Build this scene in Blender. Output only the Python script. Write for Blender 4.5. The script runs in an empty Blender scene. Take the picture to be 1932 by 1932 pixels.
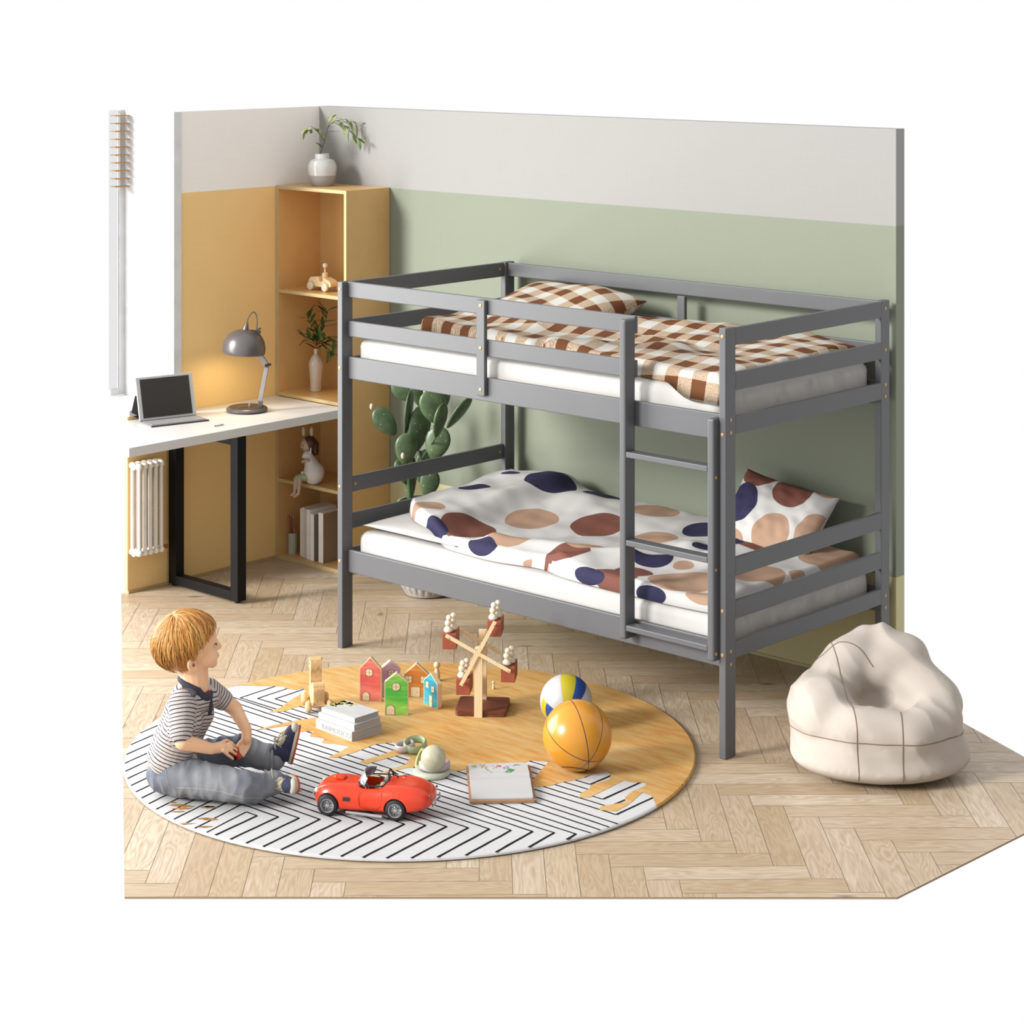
import bpy, bmesh, math, random
from mathutils import Vector, Matrix, Euler, noise
from mathutils.bvhtree import BVHTree
PI = math.pi
random.seed(7)
S = bpy.context.scene
COL = S.collection

# ------------------------------------------------------------------ camera, world, sun, exposure
YAW = 0.74267
cd = bpy.data.cameras.new('camera'); cam = bpy.data.objects.new('camera', cd); COL.objects.link(cam)
cam.location = (7.82239, -7.11568, 2.59366); cam.rotation_euler = (PI/2, 0, YAW)
cd.sensor_width = 36; cd.lens = 36*4026.67/1932; cd.shift_y = -(966-40.08)/1932
cd.clip_start = .1; cd.clip_end = 100
S.camera = cam
S.view_settings.view_transform = 'Standard'; S.view_settings.look = 'None'
S.view_settings.exposure = 0; S.view_settings.gamma = 1; S.view_settings.use_curve_mapping = False
W = bpy.data.worlds.new('world'); S.world = W; W.use_nodes = True
W.node_tree.nodes['Background'].inputs[0].default_value = (1, 1, 1, 1)
W.node_tree.nodes['Background'].inputs[1].default_value = 1.0
def sun(name, az, el, strength, angle, col):
    d = bpy.data.lights.new(name, 'SUN'); o = bpy.data.objects.new(name, d); COL.objects.link(o)
    d.energy = strength; d.angle = math.radians(angle); d.color = col
    a, e = math.radians(az), math.radians(el)
    v = Vector((math.cos(a)*math.cos(e), math.sin(a)*math.cos(e), math.sin(e)))   # towards the sun
    o.rotation_euler = v.to_track_quat('Z', 'Y').to_euler(); o.location = v*6
sun('sun', 248, 24, 4.3, 16, (1, .98, .95))
wd_ = bpy.data.lights.new('window_daylight', 'AREA'); wo_ = bpy.data.objects.new('window_daylight', wd_); COL.objects.link(wo_)
wd_.shape = 'RECTANGLE'; wd_.size = 2.8; wd_.size_y = 2.2; wd_.energy = 215; wd_.color = (1, .985, .96)
wo_.location = (-.45, -3.3, 1.5); wo_.rotation_euler = (PI/2, 0, -PI/2)
EF = 1.9      # daylight level the material colours are calibrated against

# ------------------------------------------------------------------ helpers
def lin(c):
    r = []
    for x in c:
        x /= 255; r.append(x/12.92 if x <= .04045 else ((x+.055)/1.055)**2.4)
    return r
def alb(c, E=None):
    return tuple(min(.92, x/(E or EF)) for x in lin(c))+(1,)
class NT:
    def __init__(s, m):
        s.m = m; s.n = m.node_tree.nodes; s.l = m.node_tree.links; s.b = s.n['Principled BSDF']
    def new(s, t, **k):
        n = s.n.new(t)
        for a, v in k.items(): setattr(n, a, v)
        return n
    def link(s, a, b): s.l.new(a, b)
    def math(s, op, a, b=None, c=None, clamp=False):
        n = s.new('ShaderNodeMath', operation=op, use_clamp=clamp)
        for i, x in enumerate((a, b, c)):
            if x is None: continue
            if isinstance(x, (int, float)): n.inputs[i].default_value = x
            else: s.link(x, n.inputs[i])
        return n.outputs[0]
    def mix(s, f, a, b, bt='MIX'):
        n = s.new('ShaderNodeMix', data_type='RGBA', blend_type=bt)
        for i, x in ((0, f), (6, a), (7, b)):
            if isinstance(x, (int, float)): n.inputs[i].default_value = x
            elif isinstance(x, tuple): n.inputs[i].default_value = x
            else: s.link(x, n.inputs[i])
        return n.outputs[2]
    def coord(s, out='Object', scale=(1, 1, 1), rot=(0, 0, 0), loc=(0, 0, 0)):
        t = s.new('ShaderNodeTexCoord'); m = s.new('ShaderNodeMapping'); s.link(t.outputs[out], m.inputs[0])
        m.inputs[1].default_value = loc; m.inputs[2].default_value = rot; m.inputs[3].default_value = scale
        return m.outputs[0]
    def noise(s, v, scale=5, detail=3, rough=.5, dist=0):
        n = s.new('ShaderNodeTexNoise'); s.link(v, n.inputs['Vector'])
        n.inputs['Scale'].default_value = scale; n.inputs['Detail'].default_value = detail
        n.inputs['Roughness'].default_value = rough; n.inputs['Distortion'].default_value = dist
        return n.outputs[0]
    def ramp(s, f, stops):
        n = s.new('ShaderNodeValToRGB'); s.link(f, n.inputs[0]); e = n.color_ramp.elements
        while len(e) < len(stops): e.new(.5)
        for el, (p, c) in zip(e, stops):
            el.position = p; el.color = c if isinstance(c, tuple) else (c, c, c, 1)
        return n.outputs[0]
    def sep(s, v):
        n = s.new('ShaderNodeSeparateXYZ'); s.link(v, n.inputs[0]); return n.outputs
    def bump(s, h, strength=.2, dist=.01):
        n = s.new('ShaderNodeBump'); n.inputs['Strength'].default_value = strength; n.inputs['Distance'].default_value = dist
        s.link(h, n.inputs['Height']); s.link(n.outputs[0], s.b.inputs['Normal'])
    def base(s, c): s.link(c, s.b.inputs['Base Color'])
def M(name, c, rough=.55, spec=.5, E=None, metal=0, var=.06, vs=12, bump=0, bs=80, coat=0, sheen=0):
    m = bpy.data.materials.new(name); m.use_nodes = True; t = NT(m)
    a = alb(c, E); b = t.b.inputs
    b['Roughness'].default_value = rough; b['Specular IOR Level'].default_value = spec; b['Metallic'].default_value = metal
    b['Coat Weight'].default_value = coat; b['Sheen Weight'].default_value = sheen
    v = t.coord('Object')
    n = t.noise(v, vs, 3)
    lo = tuple(x*(1-var) for x in a[:3])+(1,); hi = tuple(min(.95, x*(1+var)) for x in a[:3])+(1,)
    t.base(t.ramp(n, [(.3, lo), (.7, hi)]))
    if bump: t.bump(t.noise(v, bs, 2), bump, .004)
    return m
def wood(name, c, dark=.72, scale=30, axis=0, rough=.5, E=None, ring=6, spec=.4):
    """grain running along the given object axis"""
    m = bpy.data.materials.new(name); m.use_nodes = True; t = NT(m)
    sc = [ring, ring, ring]; sc[axis] = ring*.12
    v = t.coord('Object', scale=tuple(sc))
    n = t.noise(v, scale/4, 4, .6, .6)
    w = t.new('ShaderNodeTexWave', wave_type='BANDS'); t.link(v, w.inputs[0])
    w.bands_direction = 'XYZ'[(axis+1) % 3]
    w.inputs['Scale'].default_value = scale/5; w.inputs['Distortion'].default_value = 5; w.inputs['Detail'].default_value = 3
    a = alb(c, E); d = tuple(x*dark for x in a[:3])+(1,)
    f = t.math('ADD', t.math('MULTIPLY', n, .6), t.math('MULTIPLY', w.outputs['Fac'], .4))
    t.base(t.ramp(f, [(.25, d), (.6, a)]))
    t.b.inputs['Roughness'].default_value = rough; t.b.inputs['Specular IOR Level'].default_value = spec
    t.bump(f, .12, .002)
    return m

class MB:
    """collects shapes into one mesh; every add takes a material index"""
    def __init__(s): s.v = []; s.f = []; s.mi = []
    def add(s, vs, fs, mi=0, mat=None):
        o = len(s.v)
        for p in vs:
            p = Vector(p); s.v.append(tuple(mat @ p if mat else p))
        for f in fs: s.f.append(tuple(i+o for i in f)); s.mi.append(mi)
        return s
    def box(s, lo, hi, mi=0, mat=None):
        x0, y0, z0 = lo; x1, y1, z1 = hi
        return s.add([(x0,y0,z0),(x1,y0,z0),(x1,y1,z0),(x0,y1,z0),(x0,y0,z1),(x1,y0,z1),(x1,y1,z1),(x0,y1,z1)],
              [(0,3,2,1),(4,5,6,7),(0,1,5,4),(1,2,6,5),(2,3,7,6),(3,0,4,7)], mi, mat)
    def prism(s, pts, z0, z1, mi=0, mat=None, top=None):
        n = len(pts)
        vs = [(x,y,z0) for x,y in pts]+[(x,y,z1) for x,y in pts]
        s.add(vs, [tuple(range(n))[::-1]]+[(i,(i+1)%n,n+(i+1)%n,n+i) for i in range(n)], mi, mat)
        s.add([(x,y,z1) for x,y in pts], [tuple(range(n))], mi if top is None else top, mat)
        return s
    def lathe(s, prof, n=32, mi=0, mat=None, caps=True):
        vs = []; fs = []
        for r, z in prof:
            for i in range(n):
                a = 2*PI*i/n; vs.append((r*math.cos(a), r*math.sin(a), z))
        for j in range(len(prof)-1):
            for i in range(n):
                k = (i+1) % n; fs.append((j*n+i, j*n+k, (j+1)*n+k, (j+1)*n+i))
        if caps:
            fs.append(tuple(range(n))[::-1]); fs.append(tuple(range((len(prof)-1)*n, len(prof)*n)))
        return s.add(vs, fs, mi, mat)
    def ball(s, c, r, n=16, mi=0, mat=None):
        if isinstance(r, (int, float)): r = (r, r, r)
        vs = []; fs = []; m = n//2
        for j in range(1, m):
            t = PI*j/m
            for i in range(n):
                a = 2*PI*i/n; vs.append((c[0]+r[0]*math.sin(t)*math.cos(a), c[1]+r[1]*math.sin(t)*math.sin(a), c[2]+r[2]*math.cos(t)))
        for j in range(m-2):
            for i in range(n):
                k = (i+1) % n; fs.append((j*n+i, (j+1)*n+i, (j+1)*n+k, j*n+k))
        a = len(vs); vs += [(c[0],c[1],c[2]+r[2]), (c[0],c[1],c[2]-r[2])]
        for i in range(n):
            k = (i+1) % n; fs.append((a, i, k)); fs.append((a+1, (m-2)*n+k, (m-2)*n+i))
        return s.add(vs, fs, mi, mat)
    def tube(s, pts, r, n=8, mi=0, mat=None, flat=1, closed=False):
        pts = [Vector(p) for p in pts]; N = len(pts)
        rs = r if isinstance(r, (list, tuple)) else [r]*N
        vs = []; fs = []; up = None
        for i, p in enumerate(pts):
            if closed: d = pts[(i+1) % N]-pts[i-1]
            else: d = pts[min(i+1, N-1)]-pts[max(i-1, 0)]
            d = d.normalized() if d.length > 1e-9 else Vector((0,0,1))
            if up is None: up = Vector((0,0,1)) if abs(d.z) < .9 else Vector((1,0,0))
            x = d.cross(up)
            if x.length < 1e-6: x = d.orthogonal()
            x.normalize(); y = x.cross(d).normalized(); up = y
            for k in range(n):
                a = 2*PI*k/n; vs.append(p+x*math.cos(a)*rs[i]+y*math.sin(a)*rs[i]*flat)
        for i in range(N if closed else N-1):
            for k in range(n):
                q = (k+1) % n; j = (i+1) % N; fs.append((i*n+k, i*n+q, j*n+q, j*n+k))
        if not closed:
            fs.append(tuple(range(n))[::-1]); fs.append(tuple(range((N-1)*n, N*n)))
        return s.add(vs, fs, mi, mat)
    def cone(s, p0, r0, p1, r1, n=14, mi=0):
        """tapered capsule"""
        p0 = Vector(p0); p1 = Vector(p1); L = (p1-p0).length; K = max(2, int(L/(min(r0, r1)*.6))+1)
        pts = [p0+(p1-p0)*i/K for i in range(K+1)]; rs = [r0+(r1-r0)*i/K for i in range(K+1)]
        s.tube(pts, rs, n, mi); s.ball(p0, r0, n, mi); s.ball(p1, r1, n, mi)
        return s
    def obj(s, name, mats, parent=None, smooth=False, bevel=0, sub=0, loc=None, rot=None, uv=None, weld=False):
        me = bpy.data.meshes.new(name); me.from_pydata(s.v, [], s.f)
        if not isinstance(mats, (list, tuple)): mats = [mats]
        for m in mats: me.materials.append(m)
        me.polygons.foreach_set('material_index', s.mi)
        if uv:
            l = me.uv_layers.new(name='UVMap')
            for p in me.polygons:
                for li in p.loop_indices: l.data[li].uv = uv[me.loops[li].vertex_index]
        bm = bmesh.new(); bm.from_mesh(me)
        if weld: bmesh.ops.remove_doubles(bm, verts=bm.verts, dist=1e-5)
        bmesh.ops.recalc_face_normals(bm, faces=bm.faces); bm.to_mesh(me); bm.free()
        if smooth:
            me.polygons.foreach_set('use_smooth', [True]*len(me.polygons))
            if smooth != 'all': me.set_sharp_from_angle(angle=math.radians(smooth if smooth is not True else 40))
        me.update()
        o = bpy.data.objects.new(name, me); COL.objects.link(o)
        if parent: o.parent = parent
        if loc: o.location = loc
        if rot: o.rotation_euler = rot
        if bevel:
            b = o.modifiers.new('bevel', 'BEVEL'); b.width = bevel; b.segments = 2; b.limit_method = 'ANGLE'
        if sub:
            b = o.modifiers.new('sub', 'SUBSURF'); b.levels = sub; b.render_levels = sub
        return o
def bx(name, lo, hi, m, parent=None, bevel=0, **k): return MB().box(lo, hi).obj(name, m, parent, bevel=bevel, **k)
def thing(name, label, cat, loc=(0,0,0), rz=0, group=None, rot=None):
    o = bpy.data.objects.new(name, None); COL.objects.link(o); o.empty_display_size = .05
    o.location = loc; o.rotation_euler = rot or (0, 0, rz)
    return tag(o, label, cat, group)
def tag(o, label, cat, group=None, kind=None):
    o['label'] = label; o['category'] = cat
    if group: o['group'] = group
    if kind: o['kind'] = kind
    return o
def structure(o): o['kind'] = 'structure'; return o
def bake(o, *mods):
    """apply modifiers without bpy.ops"""
    for t, k in mods:
        m = o.modifiers.new(t, t)
        for a, v in k.items(): setattr(m, a, v)
    bpy.context.view_layer.update()
    dg = bpy.context.evaluated_depsgraph_get(); dg.update()
    me = bpy.data.meshes.new_from_object(o.evaluated_get(dg), preserve_all_data_layers=True, depsgraph=dg)
    old = o.data; o.modifiers.clear(); o.data = me; bpy.data.meshes.remove(old)
    me.name = o.name
    return o
def blob(name, mb, m, parent=None, voxel=.004, it=6, fac=.5, loc=None):
    o = mb.obj(name, m, None)
    bake(o, ('REMESH', dict(mode='VOXEL', voxel_size=voxel)), ('SMOOTH', dict(factor=fac, iterations=it)))
    o.data.polygons.foreach_set('use_smooth', [True]*len(o.data.polygons))
    if not o.data.materials: o.data.materials.append(m)
    if parent: o.parent = parent
    if loc: o.location = loc
    return o
def dup(root, loc=None, rz=None, label=None, group=None):
    def rec(o, par):
        c = o.copy(); COL.objects.link(c)
        if par: c.parent = par
        for ch in list(o.children): rec(ch, c)
        return c
    r = rec(root, None)
    if loc: r.location = loc
    if rz is not None: r.rotation_euler[2] = rz
    if label: r['label'] = label
    if group: r['group'] = group
    return r
def XF(loc=(0,0,0), rot=(0,0,0), sc=(1,1,1)):
    return Matrix.LocRotScale(Vector(loc), Euler(rot), Vector(sc))
def frame(o, x, y, z=None):
    """matrix from origin and axes"""
    x = Vector(x).normalized(); y = Vector(y); z = x.cross(y).normalized(); y = z.cross(x)
    m = Matrix((x, y, z)).transposed().to_4x4(); m.translation = Vector(o); return m
def bez(pts, n=8):
    """Catmull-Rom through points"""
    P = [Vector(p) for p in pts]; P = [P[0]*2-P[1]]+P+[P[-1]*2-P[-2]]; out = []
    for i in range(1, len(P)-2):
        for k in range(n):
            t = k/n; a, b, c, d = P[i-1:i+3]
            out.append(.5*((2*b)+(c-a)*t+(2*a-5*b+4*c-d)*t*t+(3*b-a-3*c+d)*t**3))
    out.append(P[-2]); return out

# ------------------------------------------------------------------ materials for the setting
WZ, BZ, TOP = 1.797, .432, 2.175
def banded(name, bands, EB):
    m = bpy.data.materials.new(name); m.use_nodes = True; t = NT(m)
    v = t.coord('Object'); z = t.sep(v)[2]
    c = alb(bands[0][1], EB)
    for z0, col in bands[1:]:
        f = t.math('GREATER_THAN', z, z0); c = t.mix(f, c, alb(col, EB))
    wv = t.noise(t.coord('Object', scale=(260, 260, 6)), 1, 2); wh = t.noise(t.coord('Object', scale=(6, 6, 260)), 1, 2)
    g = t.math('MULTIPLY_ADD', t.math('ADD', wv, wh), .06, .94)
    t.base(t.mix(1.0, c, g, 'MULTIPLY')); t.b.inputs['Roughness'].default_value = .8
    t.b.inputs['Specular IOR Level'].default_value = .25
    return m
m_wall_back = banded('painted_wall_green', [(0, (246, 238, 184)), (BZ, (168, 176, 156)), (WZ, (194, 193, 190))], 1.95)
m_wall_left = banded('painted_wall_ochre', [(0, (250, 212, 146)), (WZ, (255, 250, 244))], 1.2)
m_white = M('white_paint', (240, 240, 240), .5, E=1.4)

# ------------------------------------------------------------------ floor: oak herringbone, one mesh
def floor_mat():
    m = bpy.data.materials.new('oak_herringbone'); m.use_nodes = True; t = NT(m)
    at = t.new('ShaderNodeAttribute', attribute_name='plank'); rnd = t.sep(at.outputs['Color'])
    uv = t.new('ShaderNodeTexCoord').outputs['UV']
    mp = t.new('ShaderNodeMapping'); t.link(uv, mp.inputs[0]); mp.inputs[3].default_value = (3.6, 46, 1)
    g1 = t.noise(mp.outputs[0], 2.4, 6, .7, .9)
    mp3 = t.new('ShaderNodeMapping'); t.link(uv, mp3.inputs[0]); mp3.inputs[3].default_value = (1.7, 11, 1)
    n3 = t.noise(mp3.outputs[0], 1.3, 2, .5, .3)
    rings = t.math('PINGPONG', t.math('MULTIPLY', n3, 26), 1.0)
    mp2 = t.new('ShaderNodeMapping'); t.link(uv, mp2.inputs[0]); mp2.inputs[3].default_value = (5, 11, 1)
    vo = t.new('ShaderNodeTexVoronoi'); t.link(mp2.outputs[0], vo.inputs['Vector']); vo.inputs['Scale'].default_value = .42
    knot = t.math('SUBTRACT', 1, t.math('MULTIPLY', vo.outputs['Distance'], 11), clamp=True)
    c1, c2, c3 = alb((224, 206, 178), 1.4), alb((206, 186, 154), 1.4), alb((238, 226, 204), 1.4)
    tone = t.mix(rnd[0], c2, c3); tone = t.mix(t.math('MULTIPLY', rnd[1], .55), tone, alb((214, 194, 172), 1.4))
    grain = t.math('ADD', t.math('MULTIPLY', g1, .75), t.math('MULTIPLY', rings, .25))
    c = t.mix(t.math('MULTIPLY_ADD', grain, -1.5, 1.15, clamp=True), tone, alb((176, 144, 110), 1.4))
    c = t.mix(t.math('MULTIPLY', knot, .85), c, alb((104, 62, 40)))
    t.base(c); t.b.inputs['Roughness'].default_value = .42; t.b.inputs['Specular IOR Level'].default_value = .35
    t.bump(grain, .06, .002)
    return m
FLOOR = [(-.02, .02), (3.33, .02), (4.20, -.42), (4.42, -.95), (4.39, -1.69), (2.702, -3.235), (-.02, -1.19)]
def inside(p, poly):
    c = False; n = len(poly)
    for i in range(n):
        x0, y0 = poly[i]; x1, y1 = poly[(i+1) % n]
        if (y0 > p[1]) != (y1 > p[1]) and p[0] < (x1-x0)*(p[1]-y0)/(y1-y0)+x0: c = not c
    return c
def clip(sub, poly):
    """Sutherland-Hodgman, convex clip polygon given clockwise"""
    out = sub
    for i in range(len(poly)):
        a = poly[i]; b = poly[(i+1) % len(poly)]; inp = out; out = []
        if not inp: return []
        def d(p): return (b[0]-a[0])*(p[1]-a[1])-(b[1]-a[1])*(p[0]-a[0])
        for j in range(len(inp)):
            p, q = inp[j-1], inp[j]; dp, dq = d(p), d(q)
            if dq <= 0:
                if dp > 0: t = dp/(dp-dq); out.append((p[0]+(q[0]-p[0])*t, p[1]+(q[1]-p[1])*t))
                out.append(q)
            elif dp <= 0: t = dp/(dp-dq); out.append((p[0]+(q[0]-p[0])*t, p[1]+(q[1]-p[1])*t))
    return out
def build_floor():
    A = Vector((3.353,-1.373)); w = .1005; n = 5; L = n*w
    a = math.radians(43.5); P = Vector((math.cos(a), math.sin(a))); Q = Vector((-P.y, P.x))
    vs, fs, uvs, cols = [], [], [], []
    gap = .0009
    def plank(x0, y0, x1, y1, horiz):
        quad = [(x0+gap, y0+gap), (x1-gap, y0+gap), (x1-gap, y1-gap), (x0+gap, y1-gap)]
        wpts = [tuple(A+P*x+Q*y) for x, y in quad]
        cl = clip(wpts, FLOOR)
        if len(cl) < 3: return
        r = (random.random(), random.random(), random.random()); ou, ov = random.random()*50, random.random()*50
        o = len(vs)
        for c in cl:
            d = Vector(c)-A; x, y = d.dot(P), d.dot(Q)
            vs.append((c[0], c[1], 0)); uvs.append((x-x0+ou, y-y0+ov) if horiz else (y-y0+ou, x-x0+ov)); cols.append(r)
        fs.append(tuple(range(o, o+len(cl))))
    for m in range(-5, 6):
        for k in range(-45, 46):
            X, Y = k*w+m*2*L, -k*w
            plank(X, Y-L, X+w, Y, False); plank(X, Y, X+L, Y+w, True)
    me = bpy.data.meshes.new('floor'); o0 = len(vs)
    n0 = len(FLOOR)
    vs += [(x, y, -.001) for x, y in FLOOR]+[(x, y, -.006) for x, y in FLOOR]
    fs.append(tuple(range(o0, o0+n0))[::-1]); fs.append(tuple(range(o0+n0, o0+2*n0)))
    for i in range(n0): j = (i+1) % n0; fs.append((o0+i, o0+j, o0+n0+j, o0+n0+i))
    me.from_pydata(vs, [], fs)
    me.materials.append(floor_mat()); me.materials.append(M('floor_joint', (196, 168, 140), .8))
    for i in range(len(fs)-n0-2, len(fs)): me.polygons[i].material_index = 1
    ca = me.color_attributes.new('plank', 'FLOAT_COLOR', 'POINT'); l = me.uv_layers.new(name='UVMap')
    for i in range(o0): ca.data[i].color = (*cols[i], 1)
    for p in me.polygons:
        for li in p.loop_indices:
            vi = me.loops[li].vertex_index; l.data[li].uv = uvs[vi] if vi < o0 else (0, 0)
    bm = bmesh.new(); bm.from_mesh(me)
    for f in bm.faces:
        if f.material_index == 0 and f.normal.z < 0: f.normal_flip()
    bm.to_mesh(me); bm.free()
    o = bpy.data.objects.new('floor', me); COL.objects.link(o); structure(o)
build_floor()

# ------------------------------------------------------------------ walls, window, baseboards
structure(MB().box((0, 0, 0), (3.315, .06, TOP)).obj('wall_back', m_wall_back))
JY = -.915
wl = MB().box((-.02, JY, 0), (0, 0, TOP)); wl.box((-.02, -1.17, 0), (0, JY, .80))
structure(wl.obj('wall_left', m_wall_left))
structure(MB().box((5.3, -2.5, -.006), (5.36, .06, 2.6)).obj('light_blocker_right', M('light_blocker_taupe', (150, 140, 130), .9, E=2.2)))  # unseen wall piece added to keep sky light off the bed's right-hand faces
# window: casing, deep reveal, sill, sash with glass
wd = MB(); wd.box((-.36, JY-.001, .80), (-.0205, JY+.02, TOP)); wd.box((-.0205, JY-.001, .80), (.004, JY+.001, TOP))
wd.box((.0005, JY, .80), (.012, JY+.044, TOP))
w1 = structure(wd.obj('window_1', m_white))
MB().box((-.355, -1.165, .80), (.006, JY-.002, .828)).obj('window_sill', m_white, w1, bevel=.003)
sf = MB(); sf.box((-.375, JY-.03, .83), (-.355, JY+.0, TOP)); sf.box((-.375, -1.0, .83), (-.355, JY-.03, .86))
sf.obj('window_frame', m_white, w1, bevel=.003)
gl = bpy.data.materials.new('window_glass'); gl.use_nodes = True
g_ = gl.node_tree.nodes['Principled BSDF'].inputs; g_['Transmission Weight'].default_value = 1; g_['Roughness'].default_value = .02; g_['IOR'].default_value = 1.1
bx('window_pane', (-.367, -1.0, .86), (-.363, JY-.03, TOP), gl, w1)
m_bb1 = M('ochre_trim', (240, 205, 140)); m_bb2 = M('olive_trim', (225, 215, 165))
structure(MB().box((0.0005, -1.17, 0.0005), (.007, -.287, .012)).obj('baseboard_left', m_bb1))
structure(MB().box((.503, -.007, 0.0005), (3.315, -.0005, .012)).obj('baseboard_back', m_bb2))
# venetian blind half way down the window
m_slat = wood('blind_slat_wood', (214, 160, 96), .8, axis=1)
bl = thing('window_blind', 'wooden slatted blind pulled up in the left window', 'blind', (-.33, -1.06, 1.8))
for i in range(10):
    z = 1.815+i*.037-1.8
    bx('slat', (-.014, .05, z), (.028, .135, z+.004), m_slat, bl)
bl_c = MB(); bl_c.tube([(.0, .09, .0), (.0, .09, .36)], .001, 6).obj('cord', m_white, bl)

# ------------------------------------------------------------------ bookcase
m_case = M('bookcase_lacquer', (214, 172, 112), .35, E=1.15, var=.03)
m_edge = M('bookcase_edge', (240, 214, 158), .4, var=.03)
bc = thing('bookcase', 'tall ochre open bookcase in the room corner beside the desk', 'bookcase', (0.003, -.286, 0))
bw, bd, tk = .497, .283, .016
def panel(name, lo, hi):
    """board with a paler front edge"""
    mb = MB().box((lo[0], lo[1]+.0015, lo[2]), hi); mb.box((lo[0], lo[1], lo[2]), (hi[0], lo[1]+.0015, hi[2]), 1)
    return mb.obj(name, [m_case, m_edge], bc)
panel('side_panel', (0, 0, 0), (tk, bd, 1.8)); panel('side_panel', (bw-tk, 0, 0), (bw, bd, 1.8))
panel('top_panel', (tk, 0, 1.8-tk), (bw-tk, bd, 1.8)); panel('bottom_panel', (tk, 0, 0), (bw-tk, bd, .018))
bx('back_panel', (tk, bd-.008, .018), (bw-tk, bd, 1.8-tk), m_case, bc)
for z in (1.30, .802, .386): panel('shelf', (tk, .004, z-tk), (bw-tk, bd-.008, z))

# ceramic vase on the bookcase with an olive branch
m_glaze = M('white_glaze', (236, 234, 230), .18, .6, E=1.6, coat=.4); m_matt = M('grey_clay', (205, 202, 198), .6)
VX, VY = .185, -.150
va = thing('vase', 'round white ceramic vase on top of the bookcase', 'vase', (VX, VY, 1.8))
MB().lathe([(.048, 0), (.052, .004), (.062, .03), (.067, .052)], 40).obj('vase_base', m_matt, va, smooth=True)
MB().lathe([(.067, .052), (.0705, .08), (.0695, .1), (.058, .124), (.037, .131), (.0345, .135), (.0345, .155), (.030, .155), (.030, .135), (.05, .11), (.055, .06), (.03, .02)], 40, caps=False).obj('vase_body', m_glaze, va, smooth=True)
def leaf(mb, p, d, L, w, mi=0, bend=.2, up=(0,0,1), fold=.25):
    d = Vector(d).normalized(); s = d.cross(Vector(up))
    if s.length < .05: s = d.orthogonal()
    s.normalize(); n = s.cross(d).normalized(); K = 6; vs = []; fs = []
    for i in range(K+1):
        t = i/K; ww = w*math.sin(PI*min(1, t*.92+.06))**.8; c = Vector(p)+d*L*t-n*bend*L*t*t
        vs += [c-s*ww+n*fold*ww, c, c+s*ww+n*fold*ww]
    for i in range(K):
        o = i*3; fs += [(o, o+1, o+4, o+3), (o+1, o+2, o+5, o+4)]
    mb.add(vs, fs, mi)
def leaf_mat(name, c1, c2):
    m = bpy.data.materials.new(name); m.use_nodes = True; t = NT(m)
    n = t.noise(t.coord('Object'), 45, 2); t.base(t.ramp(n, [(.35, alb(c1, 1.4)), (.65, alb(c2, 1.4))]))
    t.b.inputs['Roughness'].default_value = .4; return m
m_leafA = leaf_mat('olive_leaf_light', (150, 168, 88), (186, 196, 124)); m_leafB = leaf_mat('olive_leaf_dark', (62, 92, 48), (118, 142, 74))
m_stem = M('twig_bark', (96, 72, 54), .7)
def branch(name, label, loc, paths, m_leaf, L, w, every, droop, seed, group=None, fruit=False, zmin=.17):
    rr = random.Random(seed)
    t = thing(name, label, 'plant', loc, group=group)
    st = MB(); lf = MB()
    for path, r0 in paths:
        pts = bez(path, 6); n = len(pts); st.tube(pts, [r0*(1-.6*i/n) for i in range(n)], 6)
        acc = 0
        for i in range(1, n):
            acc += (pts[i]-pts[i-1]).length
            if (i < n*.28 and r0 > .0018) or pts[i].z < zmin: continue
            if acc > every or i == n-1:
                acc = 0; d = (pts[i]-pts[i-1]).normalized()
                for s in (0, 1):
                    a = rr.random()*2*PI; o = d.orthogonal().normalized(); o.rotate(Matrix.Rotation(a+s*PI, 3, d))
                    dd = d*.75+o*.9+Vector((0, 0, -droop)); leaf(lf, pts[i], dd, L*rr.uniform(.7, 1.15), w*rr.uniform(.75, 1.15), 0 if rr.random() < .6 else 1, rr.uniform(-.05, .25))
    st.obj('stem', m_stem, t, smooth=True); lf.obj('leaves', [m_leaf, m_leafB], t, smooth='all')
    if fruit:
        fr = MB()
        for p in fruit: fr.ball(p, (.008, .008, .0095), 10)
        fr.obj('fruit', M('green_olive', (130, 160, 60), .3), t, smooth='all')
    return t
def rt(r, f, z): return (r*math.cos(YAW)-f*(-math.sin(YAW)), r*math.sin(YAW)-f*math.cos(YAW), z)
branch('olive_branch', 'olive branch with long pale leaves in the white vase', (VX, VY, 1.8),
  [([rt(-.02, 0, .03), rt(-.012, 0, .14), rt(.012, 0, .22), rt(.03, 0, .29), rt(.05, 0, .33)], .0024),
   ([rt(.01, 0, .215), rt(-.02, .01, .26), rt(-.05, .01, .285), rt(-.075, .02, .275)], .0016),
   ([rt(.03, 0, .285), rt(.07, .0, .315), rt(.11, .02, .29), rt(.15, .03, .25), rt(.18, .035, .225)], .0018),
   ([rt(.07, 0, .312), rt(.11, -.02, .32), rt(.16, -.02, .30)], .0014)],
  m_leafA, .062, .0085, .021, .35, 5, fruit=[rt(-.052, .02, .262)])

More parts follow.
